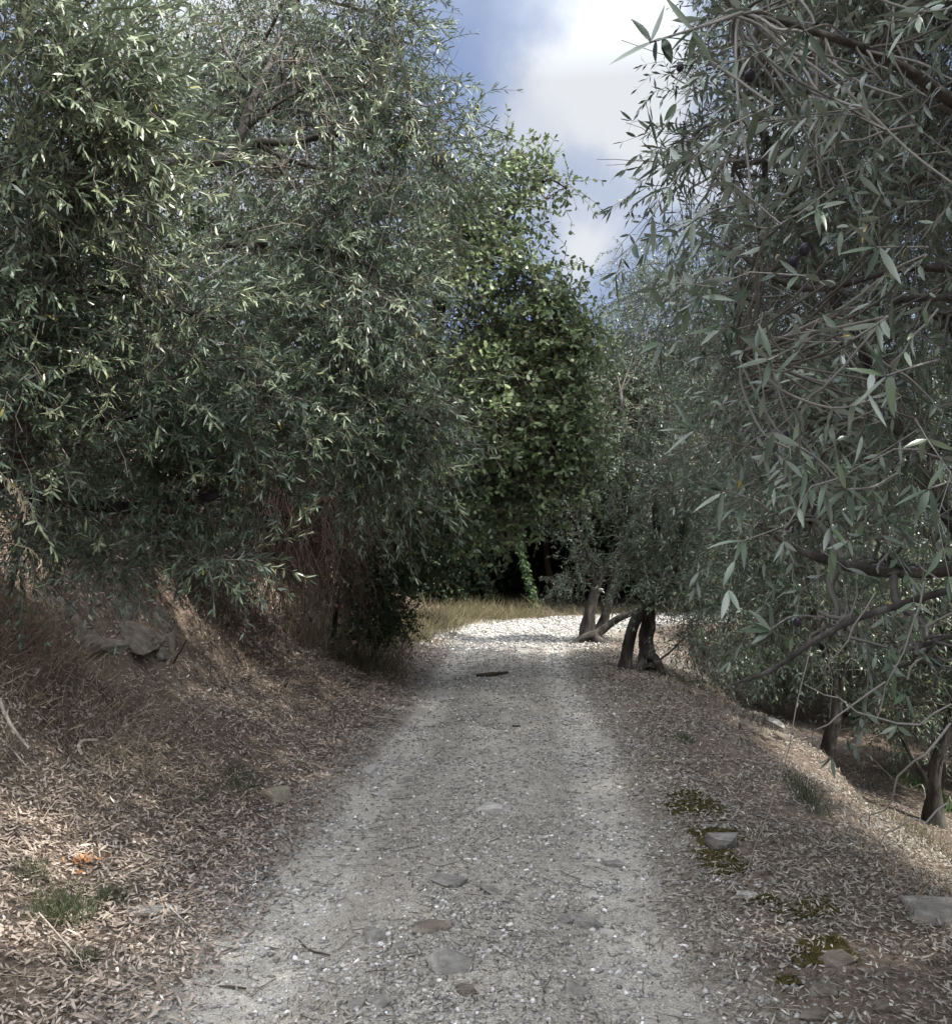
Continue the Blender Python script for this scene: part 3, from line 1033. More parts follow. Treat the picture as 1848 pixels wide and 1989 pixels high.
# --- right: near olive
NE = onground(3.0, 2.5)
T = Tree('olive_tree', NE, 'nearest olive, its long grey-green leaves and black olives reaching in from the right', 'tree', leaf='olive_near', twig='twig_pale')
T.limb('trunk', [NE, NE + (.05, .05, .7), (2.75, 2.75, 1.2), (2.5, 2.9, 2.1), (2.4, 2.8, 3.2)], [.16, .12, .11, .09, .05], 14, .15, 41, .5)
T.limb('branch', [(2.65, 2.8, 1.45), P(2000, 1080, 3.1), P(1848, 1105, 3.15), P(1690, 1108, 3.1), P(1560, 1072, 3.0), P(1470, 1020, 2.9)], [.05, .035, .026, .02, .012, .004], 9, .2, 42)
T.limb('branch', [(2.7, 2.8, 1.3), P(1980, 1110, 2.9), P(1848, 1145, 2.8), P(1640, 1212, 2.6), P(1500, 1300, 2.4), P(1420, 1330, 2.3)], [.03, .014, .011, .009, .006, .003], 8, .15, 43)
T.limb('branch', [(2.45, 2.85, 2.3), P(2000, 330, 2.7), P(1848, 195, 2.5), P(1700, 105, 2.3), P(1560, 55, 2.1), P(1440, 24, 1.9)], [.035, .022, .016, .012, .008, .004], 8, .15, 44)
T.limb('branch', [P(1900, 1075, 3.15), P(1810, 960, 3.5), P(1740, 825, 3.6), P(1660, 660, 3.6), P(1570, 480, 3.6), P(1500, 300, 3.7), P(1440, 160, 3.8)], [.03, .026, .022, .018, .014, .01, .005], 8, .15, 45)
T.limb('branch', [(2.45, 2.9, 2.2), P(1960, 590, 2.9), P(1848, 578, 2.8), P(1700, 590, 2.6), P(1560, 640, 2.4), P(1440, 700, 2.2)], [.03, .014, .011, .009, .006, .003], 8, .15, 46)
T.limb('branch', [(2.4, 2.85, 2.8), P(1950, 500, 3.2), P(1760, 520, 3.2), P(1560, 560, 3.1), P(1400, 470, 3.0)], [.03, .018, .013, .01, .004], 8, .15, 47)
nkw = dict(tpl='mid', leaf_len=.070, leaf_w=.0135, pairs=8, L=(.2, .4), droop=.35, hang=.12, r0=.0022, spread=42, jitter=.7, bare=.7)
# deeper shell of the near crown
for a in [(1480, 130, 3.6, 150, 160, .6), (1700, 120, 3.6, 180, 150, .6), (1420, 330, 3.7, 120, 110, .5), (1600, 350, 3.6, 170, 140, .6), (1780, 340, 3.4, 130, 150, .6),
          (1450, 560, 3.8, 110, 110, .5), (1600, 620, 3.6, 170, 130, .6), (1790, 620, 3.4, 130, 150, .6), (1470, 760, 3.9, 110, 90, .5), (1600, 820, 3.5, 170, 110, .6),
          (1780, 880, 3.3, 130, 130, .6), (1560, 1010, 3.3, 150, 110, .5), (1740, 1080, 3.2, 150, 110, .5), (1620, 1210, 3.0, 130, 90, .45), (1790, 1260, 3.0, 110, 110, .4),
          (1330, 300, 4.1, 50, 80, .3)]:
    T.pclump(*a, (105 if a[1] < 900 else 48 if a[1] < 1150 else 26), **nkw)
for a in [(1500, 200, 4.6, 190, 200, .6), (1720, 250, 4.6, 190, 230, .6), (1480, 520, 4.8, 170, 150, .6), (1700, 600, 4.6, 200, 200, .6), (1600, 880, 4.5, 220, 150, .6), (1460, 700, 5.0, 110, 160, .5)]:
    T.pclump(*a, 85, **dict(nkw, tpl='low'))
for c_, r_ in [((2.6, 2.0, 4.6), (1.3, 1.3, .8)), ((3.6, 3.4, 5.0), (1.4, 1.5, .9)), ((2.3, 0.2, 4.4), (1.3, 1.3, .8)), ((3.6, -1.0, 4.2), (1.4, 1.4, 1.0)), ((1.7, 1.0, 5.2), (1.0, 1.2, .5)), ((4.6, 1.2, 3.6), (1.0, 1.6, 1.2)), ((2.4, 3.9, 5.4), (1.2, 1.2, .6)), ((4.4, .5, 5.6), (1.5, 1.6, .8)), ((4.6, 3.2, 6.0), (1.5, 1.6, .7)), ((3.0, 6.0, 6.6), (1.5, 1.5, .6)), ((4.8, 6.2, 6.4), (1.5, 1.6, .7)), ((3.4, 8.6, 7.6), (1.6, 1.5, .6)), ((5.0, 9.0, 7.3), (1.5, 1.6, .7)), ((1.6, 4.2, 6.4), (1.0, 1.4, .5)), ((3.8, 4.8, 6.4), (1.6, 1.6, .7)), ((4.2, 7.6, 6.9), (1.6, 1.6, .7)), ((4.2, 11, 8.2), (1.6, 1.6, .7)), ((5.6, 2, 5.2), (1.2, 2, .9)), ((5.8, 6.2, 7.4), (1.6, 1.6, .7)), ((6.0, 8.4, 8.0), (1.7, 1.7, .7)), ((6.6, 10.6, 9.0), (1.8, 1.8, .7)), ((5.2, 4.2, 7.0), (1.5, 1.6, .7)), ((1.0, 2.0, 5.7), (1.3, 1.5, .6)), ((4.0, 5.5, 3.2), (.9, 1.6, 1.0)), ((4.5, 7.4, 3.4), (.8, 1.2, 1.0)), ((5.0, 6.5, 4.7), (1.2, 1.8, .9)), ((3.8, 4.2, 4.2), (.9, 1.3, .8)), ((4.6, 9.0, 5.4), (1.0, 1.2, 1.0))]:
    T.clump(c_, r_, 170, **dict(nkw, tpl='low', leaf_len=.09, leaf_w=.026, bare=0))  # clumps mostly out of view, added to keep sun off the track
# big leaves nearest the lens
near_leaf = Buf()
near_twig = Buf()
nn = 80
uu = RNG.uniform(1330, 1880, nn)
vv = RNG.uniform(-20, 940, nn)
ok = (uu > 1450 + np.clip(vv - 900, 0, 400) * 0.45)
uu, vv = uu[ok], vv[ok]
yy = RNG.uniform(1.35, 2.4, len(uu))
P0 = np.array([P(a, b, c) for a, b, c in zip(uu, vv, yy)])
D = np.stack([RNG.normal(-.7, .45, len(P0)), RNG.normal(-.1, .5, len(P0)), RNG.normal(-.05, .5, len(P0))], -1)
limb_all = np.concatenate(T.limbpts)
con = []
for p_ in P0:
    q_ = limb_all[np.linalg.norm(limb_all - p_, axis=1).argmin()]
    mid_ = (p_ + q_) / 2 + RNG.normal(0, .05, 3) * np.linalg.norm(p_ - q_)
    con.append(np.array([q_, q_ * .72 + mid_ * .28 + RNG.normal(0, .012, 3), mid_, mid_ * .4 + p_ * .6 + RNG.normal(0, .01, 3), p_]))
twigs(near_twig, np.array([catmull(c_, 3) for c_ in con]), .0038, .0022, 5)
spray_set(near_leaf, near_twig, P0, D, RNG.uniform(.18, .34, len(P0)), .3, 'fine', .058, .0112, 7, .0020, .12, 42, .15, 0.08)


def rosette(u, v, Y, dirs, L=.06, W=.014, stem=None):
    """A twig end with hand-set leaves: dirs are (du, dv, dy) in photo units."""
    p = P(u, v, Y)
    if stem is not None:
        a = P(stem[0], stem[1], stem[2] if len(stem) > 2 else Y + .15)
        m = (a + p) / 2 + RNG.normal(0, .01, 3)
        twigs(near_twig, catmull([a, m, p], 4)[None], .003, .0014, 5, .7)
    ax = np.array([[du, dy, -dv] for du, dv, dy in dirs], float)
    ln = np.linalg.norm(ax[:, [0, 2]], axis=1) * Y / FPX
    nm = UP + RNG.normal(0, .5, ax.shape) + np.array([0, -.6, 0])
    axn = ax.copy()
    axn[:, 1] = ax[:, 1]
    org = np.repeat(p[None], len(ax), 0)
    if stem is not None:
        org = org + nrm(a - p) * (np.abs(RNG.normal(0, .028, (len(ax), 1))))
        ln = ln * RNG.uniform(.7, 1.0, len(ln))
        axn = axn / np.linalg.norm(axn, axis=1, keepdims=True) + (nrm(p - a) * .35 + RNG.normal(0, .22, axn.shape)) * np.array([1, .25, 1])
        W = W * .82
    leaves(near_leaf, 'fine', org, axn, nm, np.maximum(ln, .03), W * RNG.uniform(.85, 1.15, len(ax)), RNG.normal(-.1, .08, len(ax)), .08,
           RNG.random(len(ax)) * .9)


rosette(1262, 82, 1.25, [(-82, 68, 0), (-22, -82, 10), (60, -90, 0), (-8, 40, 5), (35, 28, 0), (95, 30, 0), (20, 55, 10), (70, -20, 20)], W=.0165, stem=(1440, 24, 1.45))
rosette(1340, 60, 1.4, [(-30, -90, 0), (-50, 60, 0), (40, 95, 0), (60, 60, 20), (-20, 100, 0), (70, 10, 0)], W=.013, stem=(1480, 20, 1.6))
rosette(1275, 285, 2.6, [(-8, -75, 0), (-48, 30, 0), (-40, -25, 0), (-35, 60, 0), (20, 60, 0), (28, -45, 0), (-15, 85, 0), (45, 20, 0)], W=.011, stem=(1380, 330, 3.0))
rosette(1345, 430, 1.9, [(-80, -5, 0), (-95, 62, 0), (-60, 90, 0), (-20, 110, 0), (50, 40, 0), (40, -50, 0)], W=.016, stem=(1470, 390, 2.3))
rosette(1388, 640, 1.8, [(-30, 60, 0), (-90, 20, 0), (20, 80, 0), (-50, -50, 0), (10, -70, 0), (60, 30, 0)], W=.014, stem=(1500, 600, 2.2))
rosette(1338, 832, 1.75, [(-75, -20, 0), (-48, -70, 0), (-62, 18, 0), (-10, -85, 0), (-90, 30, 10), (18, -75, 0), (-50, 70, 0)], W=.013, stem=(1470, 872, 2.1))
rosette(1400, 952, 1.7, [(-62, -8, 0), (-66, 45, 0), (-38, 78, 0), (-20, -25, 0), (25, 45, 0), (40, -45, 0), (10, 85, 0)], W=.013, stem=(1490, 990, 2.0))
rosette(1490, 700, 1.6, [(-60, -70, 0), (-80, 35, 0), (15, -90, 0), (30, 80, 0), (-30, 85, 0)], W=.014, stem=(1600, 640, 2.2))
rosette(1492, 1225, 1.9, [(-55, -40, 0), (-70, 15, 0), (-35, -70, 0), (20, -55, 0), (-50, 40, 0)], W=.014, stem=(1600, 1200, 2.5))
rosette(1560, 60, 1.5, [(-40, 110, 0), (60, 100, 0), (-100, 40, 0), (-60, -60, 0), (20, 120, 0)], W=.016, stem=(1640, 70, 2.0))
rosette(1700, 480, 1.5, [(-90, 20, 0), (-40, 90, 0), (60, 80, 0), (-60, -60, 0), (30, -90, 0)], W=.015, stem=(1800, 480, 2.2))
rosette(1720, 730, 1.4, [(-60, 90, 0), (-100, -10, 0), (10, 110, 0), (50, 90, 0), (-20, -90, 0)], W=.016, stem=(1820, 700, 2.2))
rosette(1800, 950, 1.5, [(-50, -60, 0), (-80, 40, 0), (10, 110, 0), (40, -70, 0), (-20, 80, 0)], W=.015, stem=(1900, 930, 2.0))
rosette(1640, 950, 1.7, [(-90, 10, 0), (-60, 60, 0), (0, 90, 0), (60, 30, 0), (-10, -80, 0)], W=.015, stem=(1740, 920, 2.2))
# long pale bare twigs
bare = []
for a in [[(1848, 1370, 2.2), (1760, 1410, 2.2), (1650, 1380, 2.2), (1560, 1330, 2.3)], [(1848, 1420, 2.0), (1780, 1470, 2.0), (1720, 1560, 2.1), (1690, 1600, 2.2)],
          [(1840, 1560, 2.4), (1760, 1600, 2.4), (1690, 1650, 2.5)], [(1700, 1150, 2.5), (1620, 1270, 2.5), (1590, 1340, 2.6)], [(1720, 1330, 2.4), (1600, 1400, 2.4), (1570, 1430, 2.5)],
          [(1820, 600, 1.9), (1740, 700, 1.9), (1700, 800, 2.0)], [(1760, 250, 1.9), (1600, 300, 2.0), (1480, 420, 2.1)], [(1700, 640, 2.0), (1560, 780, 2.0), (1430, 880, 2.1)],
          [(1848, 900, 2.2), (1760, 870, 2.2), (1620, 930, 2.2)], [(1800, 1140, 2.4), (1740, 1300, 2.4), (1700, 1400, 2.4)]]:
    c = catmull([P(*b) for b in a], 4)
    ii = np.linspace(0, len(c) - 1, 9)
    c9 = np.stack([np.interp(ii, np.arange(len(c)), c[:, k]) for k in range(3)], -1)
    bare.append(c9 + RNG.normal(0, .006, c9.shape))
twigs(near_twig, np.array(bare), .0030, .0014, 5, .8)
near_twig.build('twigs', M['twig_pale'], T.root)
near_leaf.build('near_sprays', M['olive_near'], T.root, smooth=True)
T.finish()
for (u, v, Y, s) in [(1456, 146, 1.9, .011), (1562, 484, 1.9, .011), (1540, 508, 1.95, .010), (1600, 985, 2.0, .0105), (1524, 845, 2.2, .009), (1548, 1208, 2.1, .0095), (1320, 130, 2.6, .010)]:
    bm = bmesh.new()
    bmesh.ops.create_uvsphere(bm, u_segments=14, v_segments=10, radius=s)
    for vtx in bm.verts:
        z = vtx.co.z / s
        vtx.co.z *= 1.28
        vtx.co.x *= 1 - 0.1 * z
        vtx.co.y *= 1 - 0.1 * z
    me = bpy.data.meshes.new('olive_fruit')
    bm.to_mesh(me)
    bm.free()
    me.polygons.foreach_set('use_smooth', np.ones(len(me.polygons), bool))
    me.materials.append(M['olive_fruit'])
    o = bpy.data.objects.new('olive_fruit', me)
    COL.objects.link(o)
    o.parent = T.root
    o.location = Vector(P(u, v, Y)) - T.root.location
    o.rotation_euler = (.3, .25, 0)

# --- right: olives along the edge and on the terrace below
far_kw = dict(tpl='low', leaf_len=.078, leaf_w=.017, pairs=8, L=(.25, .5), droop=.4, hang=.2, r0=.004)


def forked(base, label, stems, clumps, seed, dens=150, kw=far_kw):
    t = Tree('olive_tree', base, label, 'tree', 'olive trees along the right edge of the track')
    for i, (part, pts, rad, fl) in enumerate(stems):
        t.limb(part, pts, rad, 12, .22, seed + i, fl)
    for a in clumps:
        t.pclump(*a, dens, **kw)
    t.finish()
    return t


b = G(1152, 1246)
Y = b[1]
b = onground(b[0], Y, -.08)
forked(b, 'olive with leaning forked trunk and spreading roots beside the bright bend', [
    ('trunk', [b, P(1140, 1225, Y), P(1152, 1160, Y), P(1175, 1100, Y + .1), P(1210, 1052, Y + .1), P(1215, 900, Y), P(1205, 760, Y)], [.13, .10, .085, .08, .08, .06, .03], .8),
    ('branch', [P(1150, 1238, Y + .05), P(1172, 1205, Y + .1), P(1185, 1150, Y + .2), P(1200, 1080, Y + .2), P(1212, 1040, Y + .15)], [.09, .08, .075, .07, .06], .0),
    ('branch', [P(1150, 1240, Y - .1), P(1185, 1212, Y - .1), P(1215, 1196, Y - .2), P(1260, 1180, Y - .2), P(1330, 1160, Y - .3)], [.08, .06, .05, .04, .02], .0),
    ('branch', [P(1158, 1140, Y), P(1140, 1080, Y - .1), P(1120, 1020, Y - .1), P(1110, 950, Y)], [.03, .025, .018, .008], .0),
    ('root', [P(1155, 1232, Y - .1), P(1128, 1242, Y - .2), P(1095, 1262, Y - .3)], [.08, .06, .02], 0),
    ('root', [P(1150, 1236, Y - .1), P(1165, 1246, Y - .3), P(1178, 1262, Y - .5)], [.08, .06, .03], 0)],
    [(1190, 900, Y, 90, 90, .9), (1120, 1000, Y, 45, 50, .6), (1250, 985, Y, 75, 60, .8), (1175, 780, Y + .5, 75, 100, .9), (1250, 820, Y, 90, 120, 1), (1110, 1085, Y + .5, 30, 45, .5),
     (1190, 640, Y + 1, 60, 80, .8), (1260, 640, Y + .5, 90, 120, 1.0), (1320, 800, Y, 90, 120, 1), (1250, 530, Y + 1, 55, 60, .8), (1110, 1130, Y + .3, 35, 30, .3)], 51, 105)

b2 = G(1212, 1300)
Y2 = b2[1]
b2 = onground(b2[0], Y2, -.08)
b3 = P(1256, 1300, Y2 + .05)
b3 = np.array([b3[0], b3[1], float(H(b3[0], b3[1])) - .05])
forked(b2, 'olive with two thick straight brown trunks where the sunlit slope begins', [
    ('trunk', [b2, P(1218, 1262, Y2), P(1234, 1205, Y2), P(1262, 1168, Y2), P(1300, 1120, Y2), P(1330, 1000, Y2)], [.085, .078, .075, .075, .06, .03], .3),
    ('trunk', [b3, P(1254, 1250, Y2 + .3), P(1260, 1210, Y2 + .3), P(1258, 1160, Y2 + .3), P(1275, 1050, Y2 + .3), P(1268, 930, Y2 + .2)], [.105, .09, .085, .08, .06, .03], .6),
    ('root', [P(1258, 1270, Y2), P(1275, 1285, Y2 - .3), P(1288, 1312, Y2 - .5)], [.07, .05, .03], 0)],
    [(1290, 1080, Y2, 80, 70, .7), (1235, 1090, Y2 - .2, 40, 30, .4), (1350, 1130, Y2, 80, 90, .8), (1300, 960, Y2, 80, 80, .8), (1390, 1000, Y2 + .5, 100, 120, 1), (1290, 1130, Y2 - .3, 55, 25, .4),
     (1340, 1230, Y2 - .4, 60, 50, .5), (1420, 1210, Y2, 80, 80, .7), (1380, 860, Y2 + .5, 100, 120, 1), (1350, 680, Y2 + 1, 100, 120, 1), (1310, 580, Y2 + 1, 80, 90, .9)], 61, 115)

Y3 = 9.6
b4 = P(1602, 1475, Y3)
b4 = onground(b4[0], Y3, -.08)
forked(b4, 'slender dark olive stem standing on the terrace below the stone pile', [
    ('trunk', [b4, P(1608, 1450, Y3), P(1622, 1380, Y3), P(1612, 1300, Y3), P(1580, 1200, Y3), P(1560, 1080, Y3)], [.075, .06, .052, .045, .035, .02], .8),
    ('branch', [P(1622, 1380, Y3), P(1640, 1300, Y3), P(1690, 1200, Y3 + .2)], [.03, .025, .01], 0)],
    [(1490, 1225, Y3, 90, 50, .6), (1700, 1310, Y3 + 1.6, 100, 60, .6), (1530, 1180, Y3, 110, 70, .8), (1450, 1160, Y3 + .5, 80, 80, .7), (1700, 1180, Y3, 120, 100, .8),
     (1500, 1050, Y3, 120, 110, .9), (1640, 1030, Y3, 120, 110, .9), (1540, 900, Y3, 140, 110, 1), (1700, 880, Y3, 140, 120, 1), (1520, 740, Y3, 130, 110, 1), (1690, 720, Y3, 150, 120, 1),
     (1480, 580, Y3 + .5, 110, 110, 1), (1620, 560, Y3 + .5, 140, 110, 1), (1430, 450, Y3 + .5, 70, 90, .8), (1560, 400, Y3 + .5, 110, 100, .9), (1740, 1390, Y3 + 2.5, 80, 40, .5)], 71, 100)

Y4 = 10.4
b5 = P(1812, 1530, Y4)
b5 = onground(b5[0], Y4, -.08)
forked(b5, 'dark olive trunk at the right edge above fresh green weeds', [
    ('trunk', [b5, P(1815, 1500, Y4), P(1840, 1420, Y4), P(1870, 1300, Y4), P(1860, 1150, Y4)], [.085, .065, .058, .05, .03], .6),
    ('branch', [P(1800, 1520, Y4), P(1770, 1470, Y4), P(1740, 1420, Y4 + .2)], [.03, .02, .01], 0)],
    [(1800, 1360, Y4 + .5, 100, 60, .6), (1860, 1200, Y4, 120, 120, .9), (1800, 1020, Y4, 130, 120, .9), (1850, 820, Y4, 150, 130, 1), (1820, 620, Y4, 150, 130, 1), (1790, 420, Y4, 150, 120, 1),
     (1850, 250, Y4, 150, 120, 1), (1700, 250, Y4 + .5, 110, 100, .9)], 81, 85)

# --- olives further down the terrace: one built, the others share its meshes
def generic_olive(base, seed):
    t = Tree('olive_tree', base, 'x', 'tree', 'olive trees on the terrace below')
    base = np.asarray(base)
    t.limb('trunk', [base, base + (.1, .1, .8), base + (.0, .2, 1.6), base + (.3, .1, 2.6)], [.2, .15, .13, .06], 11, .2, seed, .6)
    for i in range(4):
        a = i * pi / 2 + .4
        t.limb('branch', [base + (0, .2, 1.5), base + (.8 * cos(a), .2 + .8 * sin(a), 2.3), base + (1.6 * cos(a), 1.6 * sin(a), 3.0)], [.09, .06, .015], 7, .15, seed + i)
    for i in range(16):
        a = i * 2.4
        rr = 0.5 + 1.5 * ((i * 0.618) % 1)
        c = base + np.array([rr * cos(a), rr * sin(a), 1.2 + 3.2 * ((i * 0.37) % 1)])
        t.clump(c, (.95, .95, .8), 95, gap=False, **dict(far_kw, leaf_len=.09, leaf_w=.02))
    t.finish()
    return t


gen = generic_olive(onground(6.6, 12.5), 91)
spots = [(6.6, 12.5, 0, 'round olive on the terrace behind the slender dark stem'), (9.2, 9.6, 1.3, 'olive behind the trunk at the right edge of the picture'),
         (7.0, 17.5, 2.2, 'olive behind the two straight trunks, inside the bend'), (10.8, 14.5, 3.4, 'farther olive between the terrace trees on the right'),
         (12.5, 19.5, 4.4, 'farthest olive low on the right hillside'), (7.6, 6.6, 5.2, 'olive partly hidden behind the nearest olive leaves')]
for i, (x, y, rz, lab) in enumerate(spots):
    if i == 0:
        r = gen.root
    else:
        r = gen.root.copy()
        COL.objects.link(r)
        for ch in list(gen.root.children):
            c = ch.copy()
            COL.objects.link(c)
            c.parent = r
        r.location = tuple(onground(x, y))
        r.rotation_euler = (0, 0, rz)
    r['label'] = lab

# --- dark wood beyond the bend, with unseen light-blocking clumps added
root = empty('woodland', onground(1.0, 28.5), 'dark evergreen wood closing the view beyond the bend, plus unseen clumps added for shade', 'wood')
root['kind'] = 'stuff'
lb, tb = Buf(), Buf()
WOOD = [(-3, 30.5, 3.0, 3, 1.0, 3.2, 110), (1.5, 31, 3.0, 3, 1.0, 3.2, 110), (6, 31, 3.0, 3.2, 1.0, 3.4, 110), (11, 29, 3, 3.4, 1.6, 3.6, 80), (16, 26, 3, 3.4, 2, 3.6, 60),
        (-3, 25.0, 4.2, 2.4, 2.2, 1.6, 130), (0.6, 25.2, 4.0, 2.6, 2.0, 1.5, 150), (4.2, 25.4, 4.1, 2.6, 2.0, 1.6, 140), (7.6, 26, 4.0, 2.8, 2.2, 2.0, 100), (-6, 22, 3.8, 2.4, 3.0, 2.8, 80),
        (-2, 28.2, 4.6, 3, 2.0, 2.0, 110), (2.5, 28.4, 4.6, 3, 2.0, 2.0, 110), (7, 28.4, 4.6, 3, 2, 2, 100), (0, 27, 6.2, 5, 4, 1.0, 90), (7, 27, 6.4, 5, 4, 1.0, 90),
        (-2.4, 22.0, 3.4, 1.3, 1.3, 1.2, 100), (-3.6, 19.6, 3.2, 1.3, 1.4, 1.5, 90), (0.5, 36, 5, 9, 2, 5, 50), (-8, 16, 6, 2, 3, 2, 45),
        (-1.5, 23.8, 1.3, .9, .5, 1.1, 130), (-.3, 25.2, 1.3, .7, .4, 1.1, 120), (5.6, 25.0, 1.5, 1.2, .6, 1.5, 120),
        (-3.2, 22.6, 1.4, 1.0, 1.0, 1.5, 110), (-4.2, 20.0, 1.8, 1.0, 1.4, 1.6, 90), (21, 24, 3, 4, 3, 4, 40), (-12, 28, 6, 5, 4, 4, 35),
        (-2.6, 29.4, 1.0, 1.8, .5, 1.2, 190), (0.4, 29.8, 1.0, 1.8, .5, 1.2, 190), (3.4, 29.8, 1.0, 2.0, .5, 1.2, 190), (6.8, 29.6, 1.0, 2.2, .6, 1.2, 160),
        (2.5, 23.6, 5.9, 3, 1.6, .8, 120), (6.5, 23.8, 5.7, 2.6, 1.8, .9, 110), (9.5, 22.8, 5.0, 2.4, 1.8, 1.2, 80), (5.6, 23.8, 3.4, 1.6, 1.0, 1.0, 100),
        (-9, -5, 2.5, 3, 3, 3, 40), (-4, -9, 2.6, 3.2, 2.5, 3, 40), (1.5, -10.5, 2.6, 3.2, 2.5, 3, 40), (-8, 1, 3.6, 2, 3, 2, 40)]  # unseen clumps behind and left of the camera, added to block sky light
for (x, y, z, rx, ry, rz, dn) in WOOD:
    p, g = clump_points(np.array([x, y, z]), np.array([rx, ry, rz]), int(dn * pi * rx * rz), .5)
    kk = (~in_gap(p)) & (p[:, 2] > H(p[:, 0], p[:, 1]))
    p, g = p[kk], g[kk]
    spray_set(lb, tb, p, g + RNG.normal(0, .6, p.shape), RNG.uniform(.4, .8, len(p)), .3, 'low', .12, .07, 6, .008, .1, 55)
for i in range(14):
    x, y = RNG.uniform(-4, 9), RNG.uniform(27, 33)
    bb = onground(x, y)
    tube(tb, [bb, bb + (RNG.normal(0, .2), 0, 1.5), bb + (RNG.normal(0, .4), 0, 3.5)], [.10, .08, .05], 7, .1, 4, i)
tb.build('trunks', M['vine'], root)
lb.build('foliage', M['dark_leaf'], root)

# --- ivy-clad trunk in front of the wood
bI = G(1040, 1186)
YI = 23.9
bI = P(1040, 1186, YI)
bI[2] = float(H(bI[0], bI[1])) - .05
rt = empty('ivy_clad_tree', bI, 'thin leaning trunk wrapped in ivy at the mouth of the dark wood', 'tree')
b_ = Buf()
pp = tube(b_, [bI, P(1030, 1140, YI), P(1014, 1080, YI), P(1000, 1000, YI), P(990, 880, YI)], [.085, .07, .06, .06, .04], 8, .1, 6, 3)
b_.build('trunk', M['bark'], rt, smooth=True)
b_ = Buf()
n = 1300
k = RNG.integers(0, len(pp) - 1, n)
f = RNG.random((n, 1))
c = pp[k] * (1 - f) + pp[k + 1] * f
o_ = nrm(RNG.normal(0, 1, (n, 3)) * (1, 1, .3))
leaves(b_, 'mid', c + o_ * RNG.uniform(.05, .13, (n, 1)), RNG.normal(0, .5, (n, 3)) + (0, 0, -.7), o_ + (0, -.3, .5), .085, .075, .1)
b_.build('ivy', M['ivy'], rt)


# ------------------------------------------------------------------ ground cover
def scatter(n, ymin, ymax, xl, xr, power=1.0):
    """Random ground points; density falls with distance."""
    u = RNG.random(n)
    y = ymin * (ymax / ymin) ** u
    x = xl + (xr - xl) * RNG.random(n)
    return x, y


def on_surface(x, y, lift):
    return np.stack([x, y, H(x, y) + lift], -1)


def lie_down(x, y, tilt):
    nn_ = gnormal(x, y)
    a = RNG.normal(0, 1, (len(x), 3))
    a = nrm(a - nn_ * (a * nn_).sum(-1, keepdims=True))
    a = nrm(a + nn_ * RNG.normal(0.1, tilt, (len(x), 1)))
    nv = nrm(nn_ + RNG.normal(0, tilt * 1.2, (len(x), 3)))
    flip = np.where(RNG.random((len(x), 1)) < .5, -1, 1)
    return a, nv * flip


def litter(name, n, y0, y1, xl, xr, prob, mat, label, size, width, tilt=.28, lift=(.004, .022), tpl='mid'):
    x, y = scatter(n, y0, y1, xl, xr)
    # widen the strip with distance so the picture stays covered
    d = Dn(x, y)
    keep = RNG.random(n) < prob(x, y, d)
    x, y, d = x[keep], y[keep], d[keep]
    a, nv = lie_down(x, y, tilt)
    b = Buf()
    m = len(x)
    sc = 1 + np.clip((y - 6) / 14, 0, .8)
    leaves(b, tpl, on_surface(x, y, RNG.uniform(lift[0], lift[1], m)), a, nv, (size[0] + (size[1] - size[0]) * RNG.beta(1.2, 1.8, m)) * sc, RNG.uniform(width[0], width[1], m) * sc,
           RNG.normal(0, .22, m), 0.12, np.clip(RNG.beta(1.1, 1.5, m), 0, 1))
    o = b.build(name, M[mat])
    tag(o, label, 'fallen leaves', kind='stuff')
    return o


def bank_prob(x, y, d):
    e = -d - 0.8
    patch = fbm(x * 1.3, y * 1.3, 4, 61)
    p = np.clip(e * 3.0, 0, 1) * np.clip(2.1 - e * .55, 0, 1) * np.clip(patch * 3.6 - .7, 0.32, 1)
    bare = np.exp(-((x + 1.75) / 0.42) ** 2 - ((y - 3.0) / 0.40) ** 2)
    crag = np.exp(-((e - 1.9) / .4) ** 2) * .4
    return p * (1 - .95 * bare) * (1 - crag)


litter('bank_leaf_litter', 200000, 2.3, 16, -5.2, -.5, bank_prob, 'litter', 'thick pinkish brown dead leaves covering the left bank', (.014, .060), (.0055, .0125))


def shoulder_prob(x, y, d):
    e = d - 0.80
    patch = fbm(x * 1.6, y * 1.6, 4, 67)
    return np.clip(e * 3.2, 0, 1) * np.clip(2.6 - e * .55, .18, 1) * np.clip(patch * 3.6 - .8, .25, 1)


litter('shoulder_leaf_litter', 190000, 2.3, 18, .3, 5.6, shoulder_prob, 'litter_grey', 'grey brown dead olive leaves on the right shoulder and slope', (.020, .050), (.0045, .010))


def track_prob(x, y, d):
    rut = np.exp(-((np.abs(d + (fbm(x * 1.3, y * .5, 3, 41) - .5) * .25) - .66) / .2) ** 4)
    patch = fbm(x * 2, y * 2, 3, 71)
    return np.clip((1.15 - np.abs(d)) * 5, 0, 1) * np.clip(patch * 2.2 - .35, .05, 1) * (1 - .72 * rut) * np.clip((19 - y) / 4, .03, 1)


litter('track_leaf_litter', 110000, 2.3, 20, -1.5, 2.4, track_prob, 'litter_grey', 'scattered small dead leaves lying along the middle of the track', (.012, .036), (.0035, .008), tilt=.24, lift=(.002, .012))


